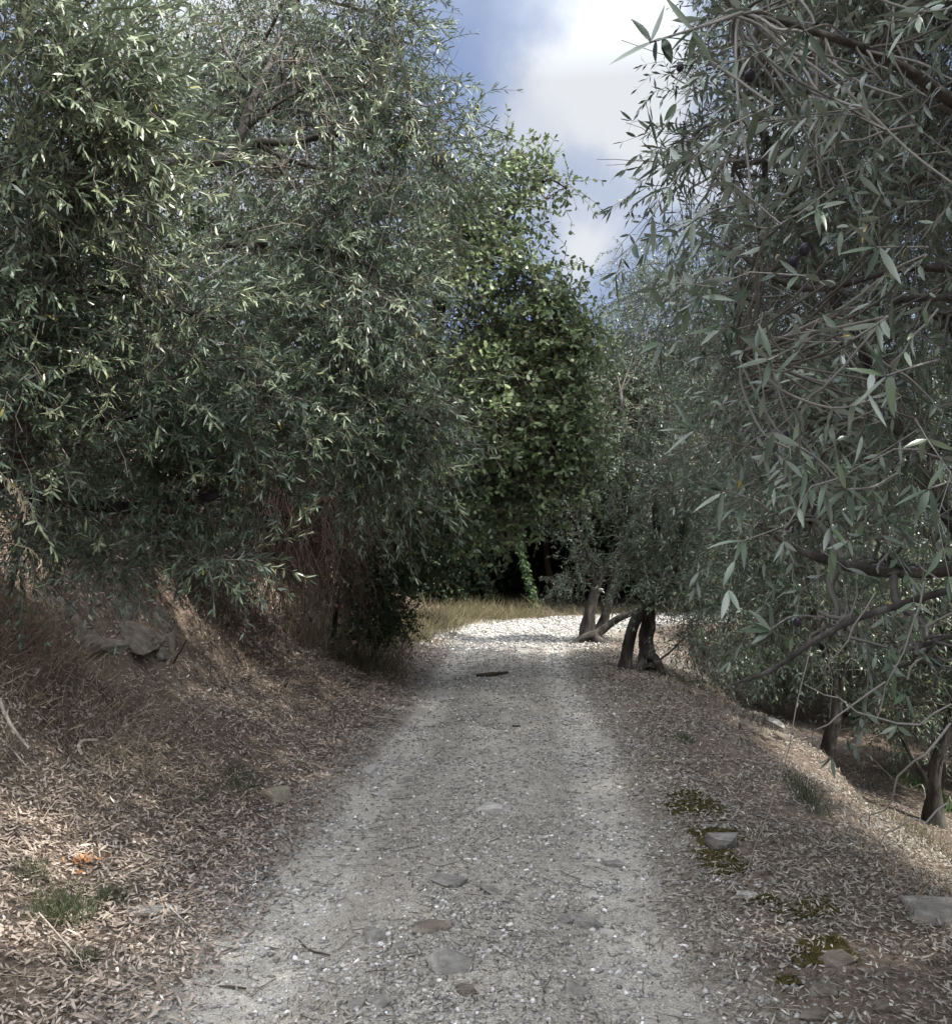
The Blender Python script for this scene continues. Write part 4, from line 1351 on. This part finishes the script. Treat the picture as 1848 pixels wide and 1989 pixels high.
def pebbles(name, n, y0, y1, xl, xr, prob, size, label):
    x, y = scatter(n, y0, y1, xl, xr)
    d = Dn(x, y)
    keep = RNG.random(n) < prob(x, y, d)
    x, y = x[keep], y[keep]
    m = len(x)
    tv = nrm(np.array([[1, 0, 0], [.4, .85, .1], [-.5, .8, -.1], [-1, .1, 0], [-.4, -.9, .1], [.6, -.75, -.1], [.3, .2, .9], [-.35, -.1, .8], [0, 0, -.8]]))
    tf = []
    for i in range(6):
        j = (i + 1) % 6
        tf.append([i, j, 6 if i in (0, 1, 5) else 7])
        tf.append([j, i, 8])
    tf += [[2, 7, 6], [5, 6, 7]]
    tf = np.array(tf)
    sz = RNG.uniform(0, 1, m) ** 2.6 * (size[1] - size[0]) + size[0]
    sz *= 1 + np.clip((y - 6) / 14, 0, 1.0)
    S = np.stack([sz * RNG.uniform(.7, 1.4, m), sz * RNG.uniform(.6, 1.1, m), sz * RNG.uniform(.35, .7, m)], -1)
    a = RNG.random(m) * 2 * pi
    loc = tv[None] * (1 + RNG.normal(0, .16, (m, 9, 1))) * S[:, None]
    ca, sa = np.cos(a)[:, None], np.sin(a)[:, None]
    V = np.stack([loc[..., 0] * ca - loc[..., 1] * sa, loc[..., 0] * sa + loc[..., 1] * ca, loc[..., 2]], -1)
    V = V + on_surface(x, y, S[:, 2] * .3)[:, None]
    F = (np.arange(m) * 9)[:, None, None] + tf[None]
    b = Buf()
    b.add(V, [F.reshape(-1, 3)], {3: np.repeat(np.clip(RNG.beta(1.7, 2.2, m), 0, 1), len(tf))})
    tag(b.build(name, M['gravel']), label, 'gravel', kind='stuff')


pebbles('gravel', 95000, 2.3, 16.5, -1.4, 2.1, lambda x, y, d: np.clip((1.5 - np.abs(d)) * 2, 0, 1) * (.35 + .65 * (fbm(x * 2.5, y * 2.5, 3, 81) > .5)), (.0025, .016),
        'small grey and white stones strewn over the track')
pebbles('bend_gravel', 34000, 15.0, 24.0, -1.5, 7.0, lambda x, y, d: np.clip((1.6 - np.abs(d)) * 3, 0, 1), (.007, .022), 'pale sunlit gravel heaped on the bend')


def blades(name, n, region, mat, L, W, label, curl=.35, lean=(0, 0, 0), rnd=.5, kind='stuff', y_pow=True):
    x, y = region(n)
    m = len(x)
    b = Buf()
    ax = np.stack([RNG.normal(lean[0], rnd, m), RNG.normal(lean[1], rnd, m), np.ones(m) * (1 + lean[2])], -1)
    nm = np.stack([RNG.normal(0, 1, m), RNG.normal(0, 1, m), np.ones(m) * .3], -1)
    leaves(b, 'blade', on_surface(x, y, -.005), ax, nm, RNG.uniform(L[0], L[1], m), RNG.uniform(W[0], W[1], m), RNG.normal(0, curl, m), 0, RNG.random(m))
    o = b.build(name, M[mat])
    if kind:
        tag(o, label, 'grass', kind=kind)
    return o


def reg(n, y0, y1, xl, xr, prob):
    x, y = scatter(n, y0, y1, xl, xr)
    k = RNG.random(n) < prob(x, y, Dn(x, y))
    return x[k], y[k]


blades('dry_grass', 0, lambda n: reg(52000, 3.6, 15, -5.0, -.6, lambda x, y, d: np.clip((-d - 1.3) * 1.2, 0, 1) * np.clip(3.2 + d, 0, 1) ** .3 * np.clip(fbm(x * .8, y * .8, 3, 91) * 3 - 1.1, 0, 1)
                                       * np.clip((y - 4.2) * .8, .25, 1)),
       'straw', (.05, .20), (.0018, .0042), 'bleached dry grass matting the steep left bank', .5, (.25, -.25, -.35), .6)
blades('verge_grass', 0, lambda n: reg(46000, 11.0, 24.5, -3.2, 1.6, lambda x, y, d: np.clip((-d - 1.25) * 2.5, 0, 1) * np.clip((2.9 + d) * 1.2, 0, 1) * np.clip(fbm(x * .9, y * .9, 3, 93) * 2.6 - .5, .08, 1)),
       'verge', (.14, .48), (.004, .009), 'tall yellowing grass on the left verge of the bend', .6, (.3, -.15, 0), .65)
blades('far_verge_grass', 0, lambda n: reg(34000, 20.5, 28.5, -2, 8, lambda x, y, d: np.clip((-d - 1.45) * 3, 0, 1) * np.clip((2.9 + d) * 1.2, 0, 1) * np.clip(fbm(x * 1.6, y * 1.6, 3, 97) * 3.2 - .9, .06, 1)),
       'verge', (.06, .26), (.005, .010), 'short olive-brown grass along the far side of the bend', .6, (0, -.1, 0), .8)
blades('slope_grass', 0, lambda n: reg(26000, 3.4, 14, 1.6, 4.6, lambda x, y, d: np.exp(-((d - 2.15) / .28) ** 2) * .9 * np.clip(fbm(x * 1.2, y * 1.2, 3, 95) * 2.4 - .5, .1, 1) + .22 * np.exp(-((d - 2.7) / .6) ** 2)),
       'straw', (.03, .12), (.0016, .0036), 'thin dry grass along the crest of the right slope', .45, (.2, -.1, 0), .55)
# long straw stems lying on the bank
x, y = reg(420, 3.0, 9, -4.2, -.9, lambda x, y, d: np.clip((-d - 1.0) * 2, 0, 1) * np.clip(3.0 + d, 0, 1))
m = len(x)
a, nv = lie_down(x, y, .12)
bq = Buf()
t = np.linspace(0, 1, 5)[None, :, None]
st = on_surface(x, y, .012)
Ls = RNG.uniform(.15, .55, m)[:, None, None]
pl = st[:, None] + a[:, None] * t * Ls
pl[..., 2] = H(pl[..., 0], pl[..., 1]) + RNG.uniform(.008, .05, (m, 1)) + .05 * np.sin(t[..., 0] * pi) * RNG.random((m, 1))
twigs(bq, pl, .0017, .0009, 3)
tag(bq.build('straw_stems', M['straw']), 'long pale straw stems lying criss-cross on the left bank', 'straw', kind='stuff')
# short broken twigs over everything
x, y = reg(3500, 2.4, 12, -3.2, 3.6, lambda x, y, d: .55 + 0 * x)
m = len(x)
a, nv = lie_down(x, y, .08)
bq = Buf()
Ls = RNG.uniform(.03, .14, m)[:, None, None]
pl = on_surface(x, y, .01)[:, None] + a[:, None] * t * Ls + RNG.normal(0, .003, (m, 5, 3))
pl[..., 2] = H(pl[..., 0], pl[..., 1]) + RNG.uniform(.004, .016, (m, 1))
twigs(bq, pl, .0022, .0012, 4)
tag(bq.build('broken_twigs', M['twig']), 'short broken twigs scattered over track and banks', 'twigs', kind='stuff')


# ------------------------------------------------------------------ countable small things
def tuft(u, v, wpx, hpx, n, L, mat, label, name='grass_tuft', group=None, cat='grass tuft', W=(.0018, .0035), curl=.3, lean=(0, 0, 0), rnd=.45):
    n = int(n * .6)
    c = G(u, v)
    k = c[1] / FPX
    x = c[0] + np.clip(RNG.normal(0, .5, n), -.85, .85) * wpx * k * .5
    dy = hpx * k * max(2.0, c[1] / CAM_H) * .5
    y = c[1] + np.clip(RNG.normal(0, .5, n), -.85, .85) * dy
    b = Buf()
    ax = np.stack([RNG.normal(lean[0], rnd, n), RNG.normal(lean[1], rnd, n), np.ones(n) + lean[2]], -1)
    nm = np.stack([RNG.normal(0, 1, n), RNG.normal(0, 1, n), np.ones(n) * .3], -1)
    leaves(b, 'blade', on_surface(x, y, -.005), ax, nm, RNG.uniform(L[0], L[1], n), RNG.uniform(W[0], W[1], n), RNG.normal(0, curl, n), 0, RNG.random(n))
    o = b.build(name, M[mat])
    return tag(o, label, cat, group)


gg = 'green grass tufts on the left bank'
tuft(124, 1782, 120, 60, 900, (.05, .13), 'grass', 'largest dark green grass tuft near the bottom left corner', group=gg)
tuft(62, 1705, 70, 34, 320, (.04, .10), 'grass', 'grass tuft at the left edge beside the orange dead leaves', group=gg)
tuft(470, 1520, 90, 46, 650, (.04, .11), 'grass', 'green grass tuft just above the yellowish stone on the bank', group=gg)
tuft(395, 1550, 60, 24, 220, (.03, .09), 'grass', 'thin grass tuft a step left of the yellowish stone', group=gg)
tuft(160, 1872, 60, 30, 240, (.03, .08), 'grass', 'small grass tuft at the edge of the bare brown soil', group=gg)
tuft(215, 1748, 60, 26, 260, (.04, .10), 'grass', 'grass tuft between the orange leaves and the leaning slate', group=gg)
tuft(690, 1185, 70, 80, 1200, (.12, .35), 'verge', 'pale grass clump in front of the pale boulder', group='verge grass clumps', W=(.004, .008))
tuft(760, 1300, 80, 60, 800, (.10, .26), 'verge', 'drying grass clump where bank meets track below the dark bush', group='verge grass clumps', W=(.003, .006))
tuft(835, 1215, 110, 60, 1500, (.15, .45), 'verge', 'tall straw coloured grass clump on the left verge right of the dark bush', group='verge grass clumps', W=(.004, .009), lean=(.25, 0, 0), rnd=.6)
tuft(915, 1188, 110, 34, 1200, (.15, .42), 'verge', 'tall straw coloured grass clump where the verge meets the bright bend', group='verge grass clumps', W=(.005, .010), lean=(.25, 0, 0), rnd=.6)
tuft(1330, 1440, 30, 20, 420, (.03, .09), 'grass', 'sparse green blades on the right shoulder', cat='grass tuft')
tuft(1560, 1545, 55, 50, 420, (.05, .13), 'grass', 'dark green weed clump on the crest of the right slope', W=(.003, .006))
tuft(1800, 1640, 90, 70, 700, (.08, .22), 'verge', 'sunlit tall grass at the end of the bright slope', lean=(.1, -.2, 0), W=(.002, .004))
tuft(1830, 1560, 60, 60, 300, (.10, .22), 'ivy', 'fresh green weeds at the right edge below the dark trunk', name='weed', cat='weed', W=(.014, .028), curl=.2)
tuft(60, 1235, 130, 70, 900, (.10, .34), 'straw', 'bleached dry grass clump leaning over the bank at the left edge', name='dry_grass_clump', cat='grass clump', W=(.0018, .0036), lean=(.3, -.4, -.3), curl=.45)


def moss(u, v, wpx, hpx, label):
    c = G(u, v)
    k = c[1] / FPX
    rx, ry = wpx * k * .5, hpx * k * (c[1] / CAM_H) * .5
    n = int(60000 * rx * ry * pi) + 200
    a = RNG.random(n) * 2 * pi
    r = np.sqrt(RNG.random(n))
    x, y = c[0] + rx * r * np.cos(a), c[1] + ry * r * np.sin(a)
    f = fbm(x * 9, y * 9, 4, int(u)) - r * .28 + (vnoise(x * 40, y * 40, 5) - .5) * .12
    kk = f > .24
    x, y, f = x[kk], y[kk], f[kk]
    n = len(x)
    b = Buf()
    pos = on_surface(x, y, .004 + np.clip(f - .24, 0, .3) * .02)
    ax = RNG.normal(0, .6, (n, 3)) + (0, 0, 1)
    leaves(b, 'low', pos, ax, RNG.normal(0, 1, (n, 3)), RNG.uniform(.005, .013, n), RNG.uniform(.003, .006, n), 0, 0, RNG.random(n))
    # the cushion below the fronds
    gxn = np.linspace(-1, 1, 30)
    X, Yg = np.meshgrid(gxn, gxn)
    fx, fyy = c[0] + rx * X.ravel(), c[1] + ry * Yg.ravel()
    rr = np.sqrt(X.ravel() ** 2 + Yg.ravel() ** 2)
    ff = fbm(fx * 9, fyy * 9, 3, int(u)) - rr * .28
    zz = H(fx, fyy) + .002 + np.where(ff > .24, .004 + np.clip(ff - .24, 0, .3) * .02, -.03)
    id_ = np.arange(900).reshape(30, 30)
    q_ = np.stack([id_[:-1, :-1], id_[:-1, 1:], id_[1:, 1:], id_[1:, :-1]], -1).reshape(-1, 4)
    q_ = q_[(ff[q_] > .2).all(1)]
    b.add(np.stack([fx, fyy, zz], -1), [q_], {4: np.full(len(q_), .3)})
    tag(b.build('moss_patch', M['moss']), label, 'moss', 'moss cushions on the right shoulder')


moss(1345, 1560, 110, 46, 'farthest moss patch on the right shoulder')
moss(1385, 1618, 90, 46, 'moss patch behind the grey stone on the shoulder')
moss(1405, 1672, 95, 50, 'moss patch in front of the grey stone on the shoulder')
moss(1560, 1764, 130, 40, 'long moss patch left of the big flat slab')
moss(1480, 1750, 60, 22, 'small moss patch beside a pale stone, left of the long moss patch')
moss(1590, 1850, 120, 50, 'moss patch touching the rounded brown stone, nearest wide patch')
moss(1530, 1905, 60, 26, 'smallest moss patch nearest the bottom edge')


def rock_mesh(size, seed, flat=1.0):
    rng = np.random.default_rng(seed)
    bm = bmesh.new()
    pts = rng.uniform(-.5, .5, (26, 3))
    pts = pts / np.maximum(np.abs(pts).max(1, keepdims=True), .5 * rng.uniform(.7, 1.0, (26, 1))) * .5 * rng.uniform(.75, 1.0, (26, 1))
    for p_ in pts:
        bm.verts.new(Vector(p_ * np.asarray(size)))
    r_ = bmesh.ops.convex_hull(bm, input=bm.verts)
    junk = [g_ for g_ in r_['geom_interior'] if isinstance(g_, bmesh.types.BMVert)]
    if junk:
        bmesh.ops.delete(bm, geom=junk, context='VERTS')
    bmesh.ops.bevel(bm, geom=bm.edges[:], offset=min(size) * .07, segments=2, profile=.6, affect='EDGES', clamp_overlap=True)
    bmesh.ops.triangulate(bm, faces=[f_ for f_ in bm.faces if len(f_.verts) > 4])
    bmesh.ops.subdivide_edges(bm, edges=[e_ for e_ in bm.edges if e_.calc_length() > max(size) * .18], cuts=2, use_grid_fill=True)
    for v_ in bm.verts:
        c_ = v_.co
        k_ = float(fbm(np.array([c_.x / size[0] * 4 + seed]), np.array([c_.y / size[1] * 4 + c_.z / size[2] * 2.7]), 3, seed)[0] - .5)
        v_.co = c_ * (1 + .22 * k_)
    me = bpy.data.meshes.new('rock')
    bm.to_mesh(me)
    bm.free()
    return me


def rock(u, v, wpx, hpx, label, mat='rock', depth=None, sink=.42, rot=None, name='rock', group=None, seed=None, cat='stone', at=None, thick=None):
    c = np.asarray(at if at is not None else G(u, v), float)
    k = c[1] / FPX
    w = wpx * k
    seed = seed or int(u * 7 + v)
    rng = np.random.default_rng(seed)
    th = thick * w if thick else w * rng.uniform(.3, .45)
    dp = depth or hpx * k * 1.6 + w * .3
    me = rock_mesh((w * 1.05, dp, th), seed)
    me.materials.append(M[mat])
    o = bpy.data.objects.new(name, me)
    COL.objects.link(o)
    z = float(H(c[0], c[1]))
    o.location = (c[0], c[1], z + th * (.5 - sink))
    nn_ = gnormal(np.array([c[0]]), np.array([c[1]]), .15)[0]
    if rot is None:
        qv = Vector(nn_).to_track_quat('Z', 'Y')
        o.rotation_euler = (qv.to_matrix() @ Matrix.Rotation(rng.uniform(-.4, .4), 3, 'Z') @ Matrix.Rotation(rng.normal(0, .12), 3, 'X')).to_euler()
    else:
        o.rotation_euler = rot
    return tag(o, label, cat, group)


tg = 'stones half buried in the track'
rock(720, 1500, 60, 16, 'pale flat stone at the left edge of the track, farthest of a small trio', 'rock_pale', group=tg)
rock(735, 1545, 34, 14, 'small white stone nearest in the trio at the left track edge', 'rock_pale', group=tg)
rock(790, 1518, 44, 18, 'bluish grey stone right of the pale flat stone', 'rock', group=tg)
rock(962, 1574, 70, 14, 'long pale-edged stone in the middle of the track, farthest one there', 'rock_pale', group=tg)
rock(680, 1605, 36, 10, 'pale sliver of stone by the bank below the white trio', 'rock_pale', group=tg)
rock(868, 1714, 64, 26, 'grey brown stone mid track, left of the flat dark slab', 'rock', group=tg)
rock(956, 1732, 66, 20, 'flat dark slab bedded level in the middle of the track', 'rock', group=tg, thick=.15)
rock(838, 1805, 60, 40, 'tall pointed brown slab tilted towards the right in the track', 'rock_brown', group=tg)
rock(725, 1818, 66, 22, 'dark grey stone left of the pointed brown slab', 'rock', group=tg)
rock(775, 1842, 40, 16, 'small dark stone below the dark grey stone', 'rock', group=tg)
rock(880, 1882, 84, 40, 'largest layered grey stone with pale crust in the near track', 'rock', group=tg, thick=.4, sink=.2)
rock(1142, 1800, 60, 26, 'bluish pointed stone in the right wheel rut', 'rock', group=tg)
rock(1147, 1742, 26, 14, 'small pale blue stone behind the bluish pointed stone', 'rock_pale', group=tg)
rock(1100, 1790, 36, 14, 'thin stone edge left of the bluish pointed stone', 'rock', group=tg)
rock(1190, 1680, 46, 18, 'grey stone on the right border of the track, farthest there', 'rock', group=tg)
rock(692, 1956, 40, 22, 'sharp grey stone near the bottom edge, left of the track middle', 'rock', group=tg, thick=.5)
rock(738, 1950, 50, 20, 'pale chipped stone beside the sharp grey stone at the bottom', 'rock', group=tg)
rock(906, 1925, 50, 18, 'flat brown stone right in front of the layered grey stone', 'rock_brown', group=tg, thick=.2)
rock(1120, 1930, 60, 24, 'broad low stone in the near right of the track', 'rock', group=tg, thick=.2)
rock(1175, 1815, 30, 14, 'chalk white pebble below the bluish pointed stone', 'rock_pale', group=tg)
rock(942, 1229, 16, 8, 'dark lone stone on the bright gravel of the bend', 'rock_brown', thick=.6)
rg = 'stones among the leaves of the right shoulder'
rock(1402, 1645, 70, 30, 'angular grey stone between two moss patches', 'rock', group=rg, thick=.5, sink=.25)
rock(1322, 1642, 50, 16, 'flat pale green stone left of the moss', 'rock', group=rg, thick=.2)
rock(1420, 1570, 56, 18, 'flat stone right of the farthest moss patch', 'rock', group=rg, thick=.2)
rock(1375, 1606, 30, 16, 'small bluish block on the edge of the moss', 'rock', group=rg)
rock(1330, 1705, 30, 18, 'square tan stone below the moss', 'rock_brown', group=rg)
rock(1450, 1742, 44, 18, 'pale stone left of the long moss patch', 'rock_pale', group=rg)
rock(1622, 1868, 56, 36, 'rounded brown stone right of the wide moss patch', 'rock_brown', group=rg, thick=.5)
rock(1396, 1852, 44, 18, 'buff stone among grey leaves, lower right of the track', 'rock_brown', group=rg)
rock(1600, 1930, 66, 26, 'brown slab below the rounded brown stone', 'rock_brown', group=rg, thick=.25)
rock(1700, 1960, 50, 26, 'tan stone at the bottom right, below the brown slab', 'rock_brown', group=rg)
rock(1585, 1975, 60, 26, 'grey brown stone on the bottom edge right of the track', 'rock_brown', group=rg)
rock(1800, 1770, 130, 64, 'big flat grey slab lying on the leaves at the right edge', 'rock', depth=.30, thick=.2, sink=.2, cat='stone slab')
# dry stones on the crest of the terrace
rock(1450, 1424, 34, 22, 'square rusty block on the left of the little stone pile', 'rock_brown', group='stones piled beside the slender olive stem', thick=.75, sink=.15)
rock(1478, 1432, 54, 16, 'brown stone in the middle of the little stone pile', 'rock_brown', group='stones piled beside the slender olive stem', thick=.45)
rock(1505, 1420, 76, 10, 'thin flat pale slab topping the little stone pile', 'rock_pale', group='stones piled beside the slender olive stem', thick=.16, sink=-.9)
rock(1520, 1436, 50, 14, 'dull stone under the thin pale slab', 'rock_brown', group='stones piled beside the slender olive stem', thick=.5)
# stones on the left bank
rock(540, 1550, 60, 28, 'rounded yellowish stone at the foot of the left bank', 'rock_yellow', thick=.6)
rock(543, 1508, 30, 16, 'small buff stone above the yellowish stone', 'rock_brown')
rock(300, 1770, 50, 60, 'grey slate leaning among leaves near the dark green tuft', 'rock', thick=.3)
rock(288, 1668, 20, 20, 'little cream coloured chip standing in the leaves', 'rock_yellow', thick=.7)
rock(135, 1900, 32, 18, 'small tan stone on the bare soil corner', 'rock_brown')
rock(60, 1770, 46, 22, 'brown stone beside the large green tuft at the left edge', 'rock_brown')
rock(676, 1212, 62, 70, 'pale grey boulder on the bank beside the dark bush', 'rock', thick=.9, sink=.2, cat='boulder')
og = 'slate slabs breaking out of the left bank'
for (u, v, w, h, th, rz, lab, mt) in [
        (265, 1232, 125, 60, .34, (.75, -.12, -.25), 'widest smooth slate face in the bank outcrop', 'rock_brown'),
        (312, 1192, 84, 26, .28, (.35, .25, -.3), 'topmost pale slate ledge on the right of the outcrop', 'rock_bank'),
        (316, 1218, 62, 18, .25, (.25, .15, -.2), 'thin slate below the topmost ledge', 'rock_bank'),
        (328, 1244, 66, 44, .45, (.6, .1, .3), 'blocky grey slate at the right end of the outcrop', 'rock_bank'),
        (312, 1272, 60, 22, .35, (.5, .25, .35), 'lowest slate under the right end of the outcrop', 'rock_bank'),
        (150, 1222, 78, 36, .35, (.6, -.2, .2), 'slate at the left end of the outcrop', 'rock_brown'),
        (178, 1254, 70, 44, .5, (.7, .2, -.4), 'ochre wedge of slate below the left end of the outcrop', 'rock_brown'),
        (218, 1254, 70, 22, .3, (.4, -.3, -.2), 'sloping brown slate between the ochre wedge and the smooth face', 'rock_brown'),
        (240, 1192, 70, 16, .22, (.5, .35, -.35), 'dark edged slate above the smooth face', 'rock_bank'),
        (120, 1180, 60, 20, .3, (.5, .1, -.1), 'small slate high on the bank below the left shrub', 'rock_brown')]:
    rock(u, v, w * 1.1, h, lab, mt, group=og, rot=None, thick=th * .8, sink=.6, cat='slate', depth=w * .003)


# sticks and branches
def stick(pts, r, mat, label, name='stick', cat='stick', group=None, lift=.008, ground=True, sides=6):
    pp_ = []
    for a_ in pts:
        if len(a_) == 2:
            c_ = G(*a_)
            c_[2] = float(H(c_[0], c_[1])) + lift
        elif len(a_) == 3:
            c_ = P(*a_)
        pp_.append(c_)
    b_ = Buf()
    tube(b_, pp_, r, sides, .15, 5, int(pts[0][0]))
    return tag(b_.build(name, M[mat], smooth=True), label, cat, group)


stick([(925, 1316), (955, 1314), (985, 1310)], [.022, .03, .015], 'dark_wood', 'dark stick lying across the track before the bend', lift=.025)
stick([(0, 1365), (14, 1400), (32, 1428), (60, 1462)], [.010, .011, .009, .005], 'dead_wood', 'bleached branch lying on the leaves at the left edge', name='fallen_branch', cat='branch')
stick([(0, 1440), (25, 1465), (58, 1500)], [.006, .005, .003], 'dead_wood', 'thin pale branch below the bleached branch at the left edge', name='fallen_branch', cat='branch')
stick([(160, 1480), (153, 1462), (163, 1450), (190, 1450)], [.008, .012, .012, .008], 'dead_wood', 'curled pale strip of bark shaped like a hook', name='bark_strip', cat='bark', lift=.03)
c0 = G(337, 1288)
stick([(335, 1290, c0[1]), (348, 1268, c0[1] - .03), (362, 1243, c0[1] - .05)], [.010, .009, .006], 'dark_wood', 'short dark stick poking up right of the slate outcrop')
stick([(551, 1870), (572, 1847), (588, 1836)], [.003, .003, .002], 'dead_wood', 'pale straw leaning on the dark twig on the bare dust', cat='twig', name='twig')
stick([(580, 1830), (600, 1850), (640, 1860)], [.003, .004, .003], 'dark_wood', 'dark bent twig on the bare dust of the left rut', cat='twig', name='twig')
stick([(425, 1922), (450, 1925), (478, 1926)], [.003, .005, .003], 'dark_wood', 'straight dark twig near the bottom on the left rut', cat='twig', name='twig')
stick([(715, 1395), (758, 1400), (796, 1406)], [.005, .006, .004], 'dead_wood', 'pale stem lying at the foot of the bank left of the track', lift=.02)
stick([(995, 1413), (1010, 1414)], [.01, .01], 'dark_wood', 'brown stick end in the middle of the track', lift=.012)
stick([(330, 1775), (400, 1842)], [.003, .002], 'dead_wood', 'straight white stem beside the leaning slate', name='twig', cat='twig', lift=.02)
stick([(75, 1800), (160, 1900)], [.003, .002], 'dead_wood', 'long white stem crossing the large green tuft', name='twig', cat='twig', lift=.05)
c0 = G(1790, 1580)
stick([(1690, 1470, c0[1] + 1), (1755, 1530, c0[1] + .4), (1790, 1525, c0[1]), (1797, 1575, c0[1])], [.005, .006, .006, .004], 'dead_wood', 'bent bleached stalk standing at the sunlit slope', name='dry_stalk', cat='stalk')
# orange dead sprig
c0 = G(160, 1688)
b_ = Buf()
n = 34
pos = np.stack([c0[0] + np.clip(RNG.normal(0, .04, n), -.07, .07), c0[1] + np.clip(RNG.normal(0, .05, n), -.08, .08), np.zeros(n)], -1)
pos[:, 2] = H(pos[:, 0], pos[:, 1]) + RNG.uniform(.01, .05, n)
leaves(b_, 'mid', pos, RNG.normal(0, 1, (n, 3)) * (1, 1, .4), RNG.normal(0, .5, (n, 3)) + UP, RNG.uniform(.025, .05, n), RNG.uniform(.009, .016, n), .3, .15)
twigs(b_, (np.array([c0[0], c0[1], float(H(c0[0], c0[1])) + .015]) + np.array([[[-.08, -.04, 0], [0, 0, .03], [.07, .05, .015]]])), .003, .0015, 5)
tag(b_.build('dead_sprig', M['orange_leaf']), 'broken sprig of bright orange dead leaves on the left bank', 'sprig')


# wild oat stems at the left edge
def wild_oat(pts, label, Yd, drops):
    rt_ = empty('wild_oat', pts[0], label, 'grass stem', 'wild oats at the left edge')
    b1 = Buf()
    c_ = tube(b1, pts, [.003, .0025, .0012], 5, .05, 8, 3)
    b1.build('stem', M['straw'], rt_)
    b2 = Buf()
    k_ = RNG.integers(int(len(c_) * .55), len(c_), drops)
    leaves(b2, 'mid', c_[k_] + RNG.normal(0, .008, (drops, 3)), RNG.normal(0, .25, (drops, 3)) + (0.1, 0, -1), RNG.normal(0, 1, (drops, 3)), RNG.uniform(.02, .035, drops), .006, .05, .2,
           RNG.uniform(.5, 1, drops))
    b2.build('seed_head', M['straw'], rt_)


g0 = onground(-2.2, 3.9, 0)
wild_oat([P(-60, 1250, 4.0), P(-20, 1000, 4.0), P(0, 930, 4.0), P(35, 955, 4.0), P(50, 1000, 4.0)], 'upper wild oat seed head arching in at the left edge', 4, 40)
wild_oat([P(-60, 1300, 4.2), P(-10, 1080, 4.2), P(45, 1062, 4.2), P(75, 1085, 4.2), P(85, 1115, 4.2)], 'lower wild oat seed head drooping before the rocky bank', 4.2, 40)


# two small birds far up in the sky
def bird(u, v, Y, label):
    c_ = P(u, v, Y)
    bm = bmesh.new()
    prof = [(-.16, .006), (-.08, .03), (0, .035), (.08, .028), (.13, .012), (.16, .002)]
    rings = []
    for (a_, r_) in prof:
        rings.append([bm.verts.new((a_, r_ * cos(t_), r_ * sin(t_) * .9)) for t_ in np.linspace(0, 2 * pi, 8, endpoint=False)])
    for r1, r2 in zip(rings[:-1], rings[1:]):
        for i in range(8):
            bm.faces.new((r1[i], r1[(i + 1) % 8], r2[(i + 1) % 8], r2[i]))
    bm.faces.new(rings[0][::-1])
    bm.faces.new(rings[-1])
    for s in (1, -1):
        w_ = [bm.verts.new(p_) for p_ in ((.05, .02 * s, .015), (-.04, .02 * s, .015), (.03, .16 * s, .07), (-.05, .15 * s, .065), (-.06, .30 * s, .03))]
        bm.faces.new((w_[0], w_[1], w_[3], w_[2]))
        bm.faces.new((w_[2], w_[3], w_[4]))
    tl = [bm.verts.new(p_) for p_ in ((-.13, .012, 0), (-.13, -.012, 0), (-.24, .04, 0), (-.20, 0, 0), (-.24, -.04, 0))]
    bm.faces.new((tl[0], tl[2], tl[3]))
    bm.faces.new((tl[0], tl[3], tl[1]))
    bm.faces.new((tl[1], tl[3], tl[4]))
    me = bpy.data.meshes.new('bird')
    bm.to_mesh(me)
    bm.free()
    me.materials.append(M['dark_wood'])
    o = bpy.data.objects.new('bird', me)
    COL.objects.link(o)
    o.location = tuple(c_)
    o.rotation_euler = (.3, 0, .8)
    tag(o, label, 'bird', 'birds in the gap of sky')


bird(1113, 437, 110, 'tiny dark bird over the small white cloud, nearer the oak')
bird(1233, 419, 110, 'tiny dark bird in the sky nearer the right olive')
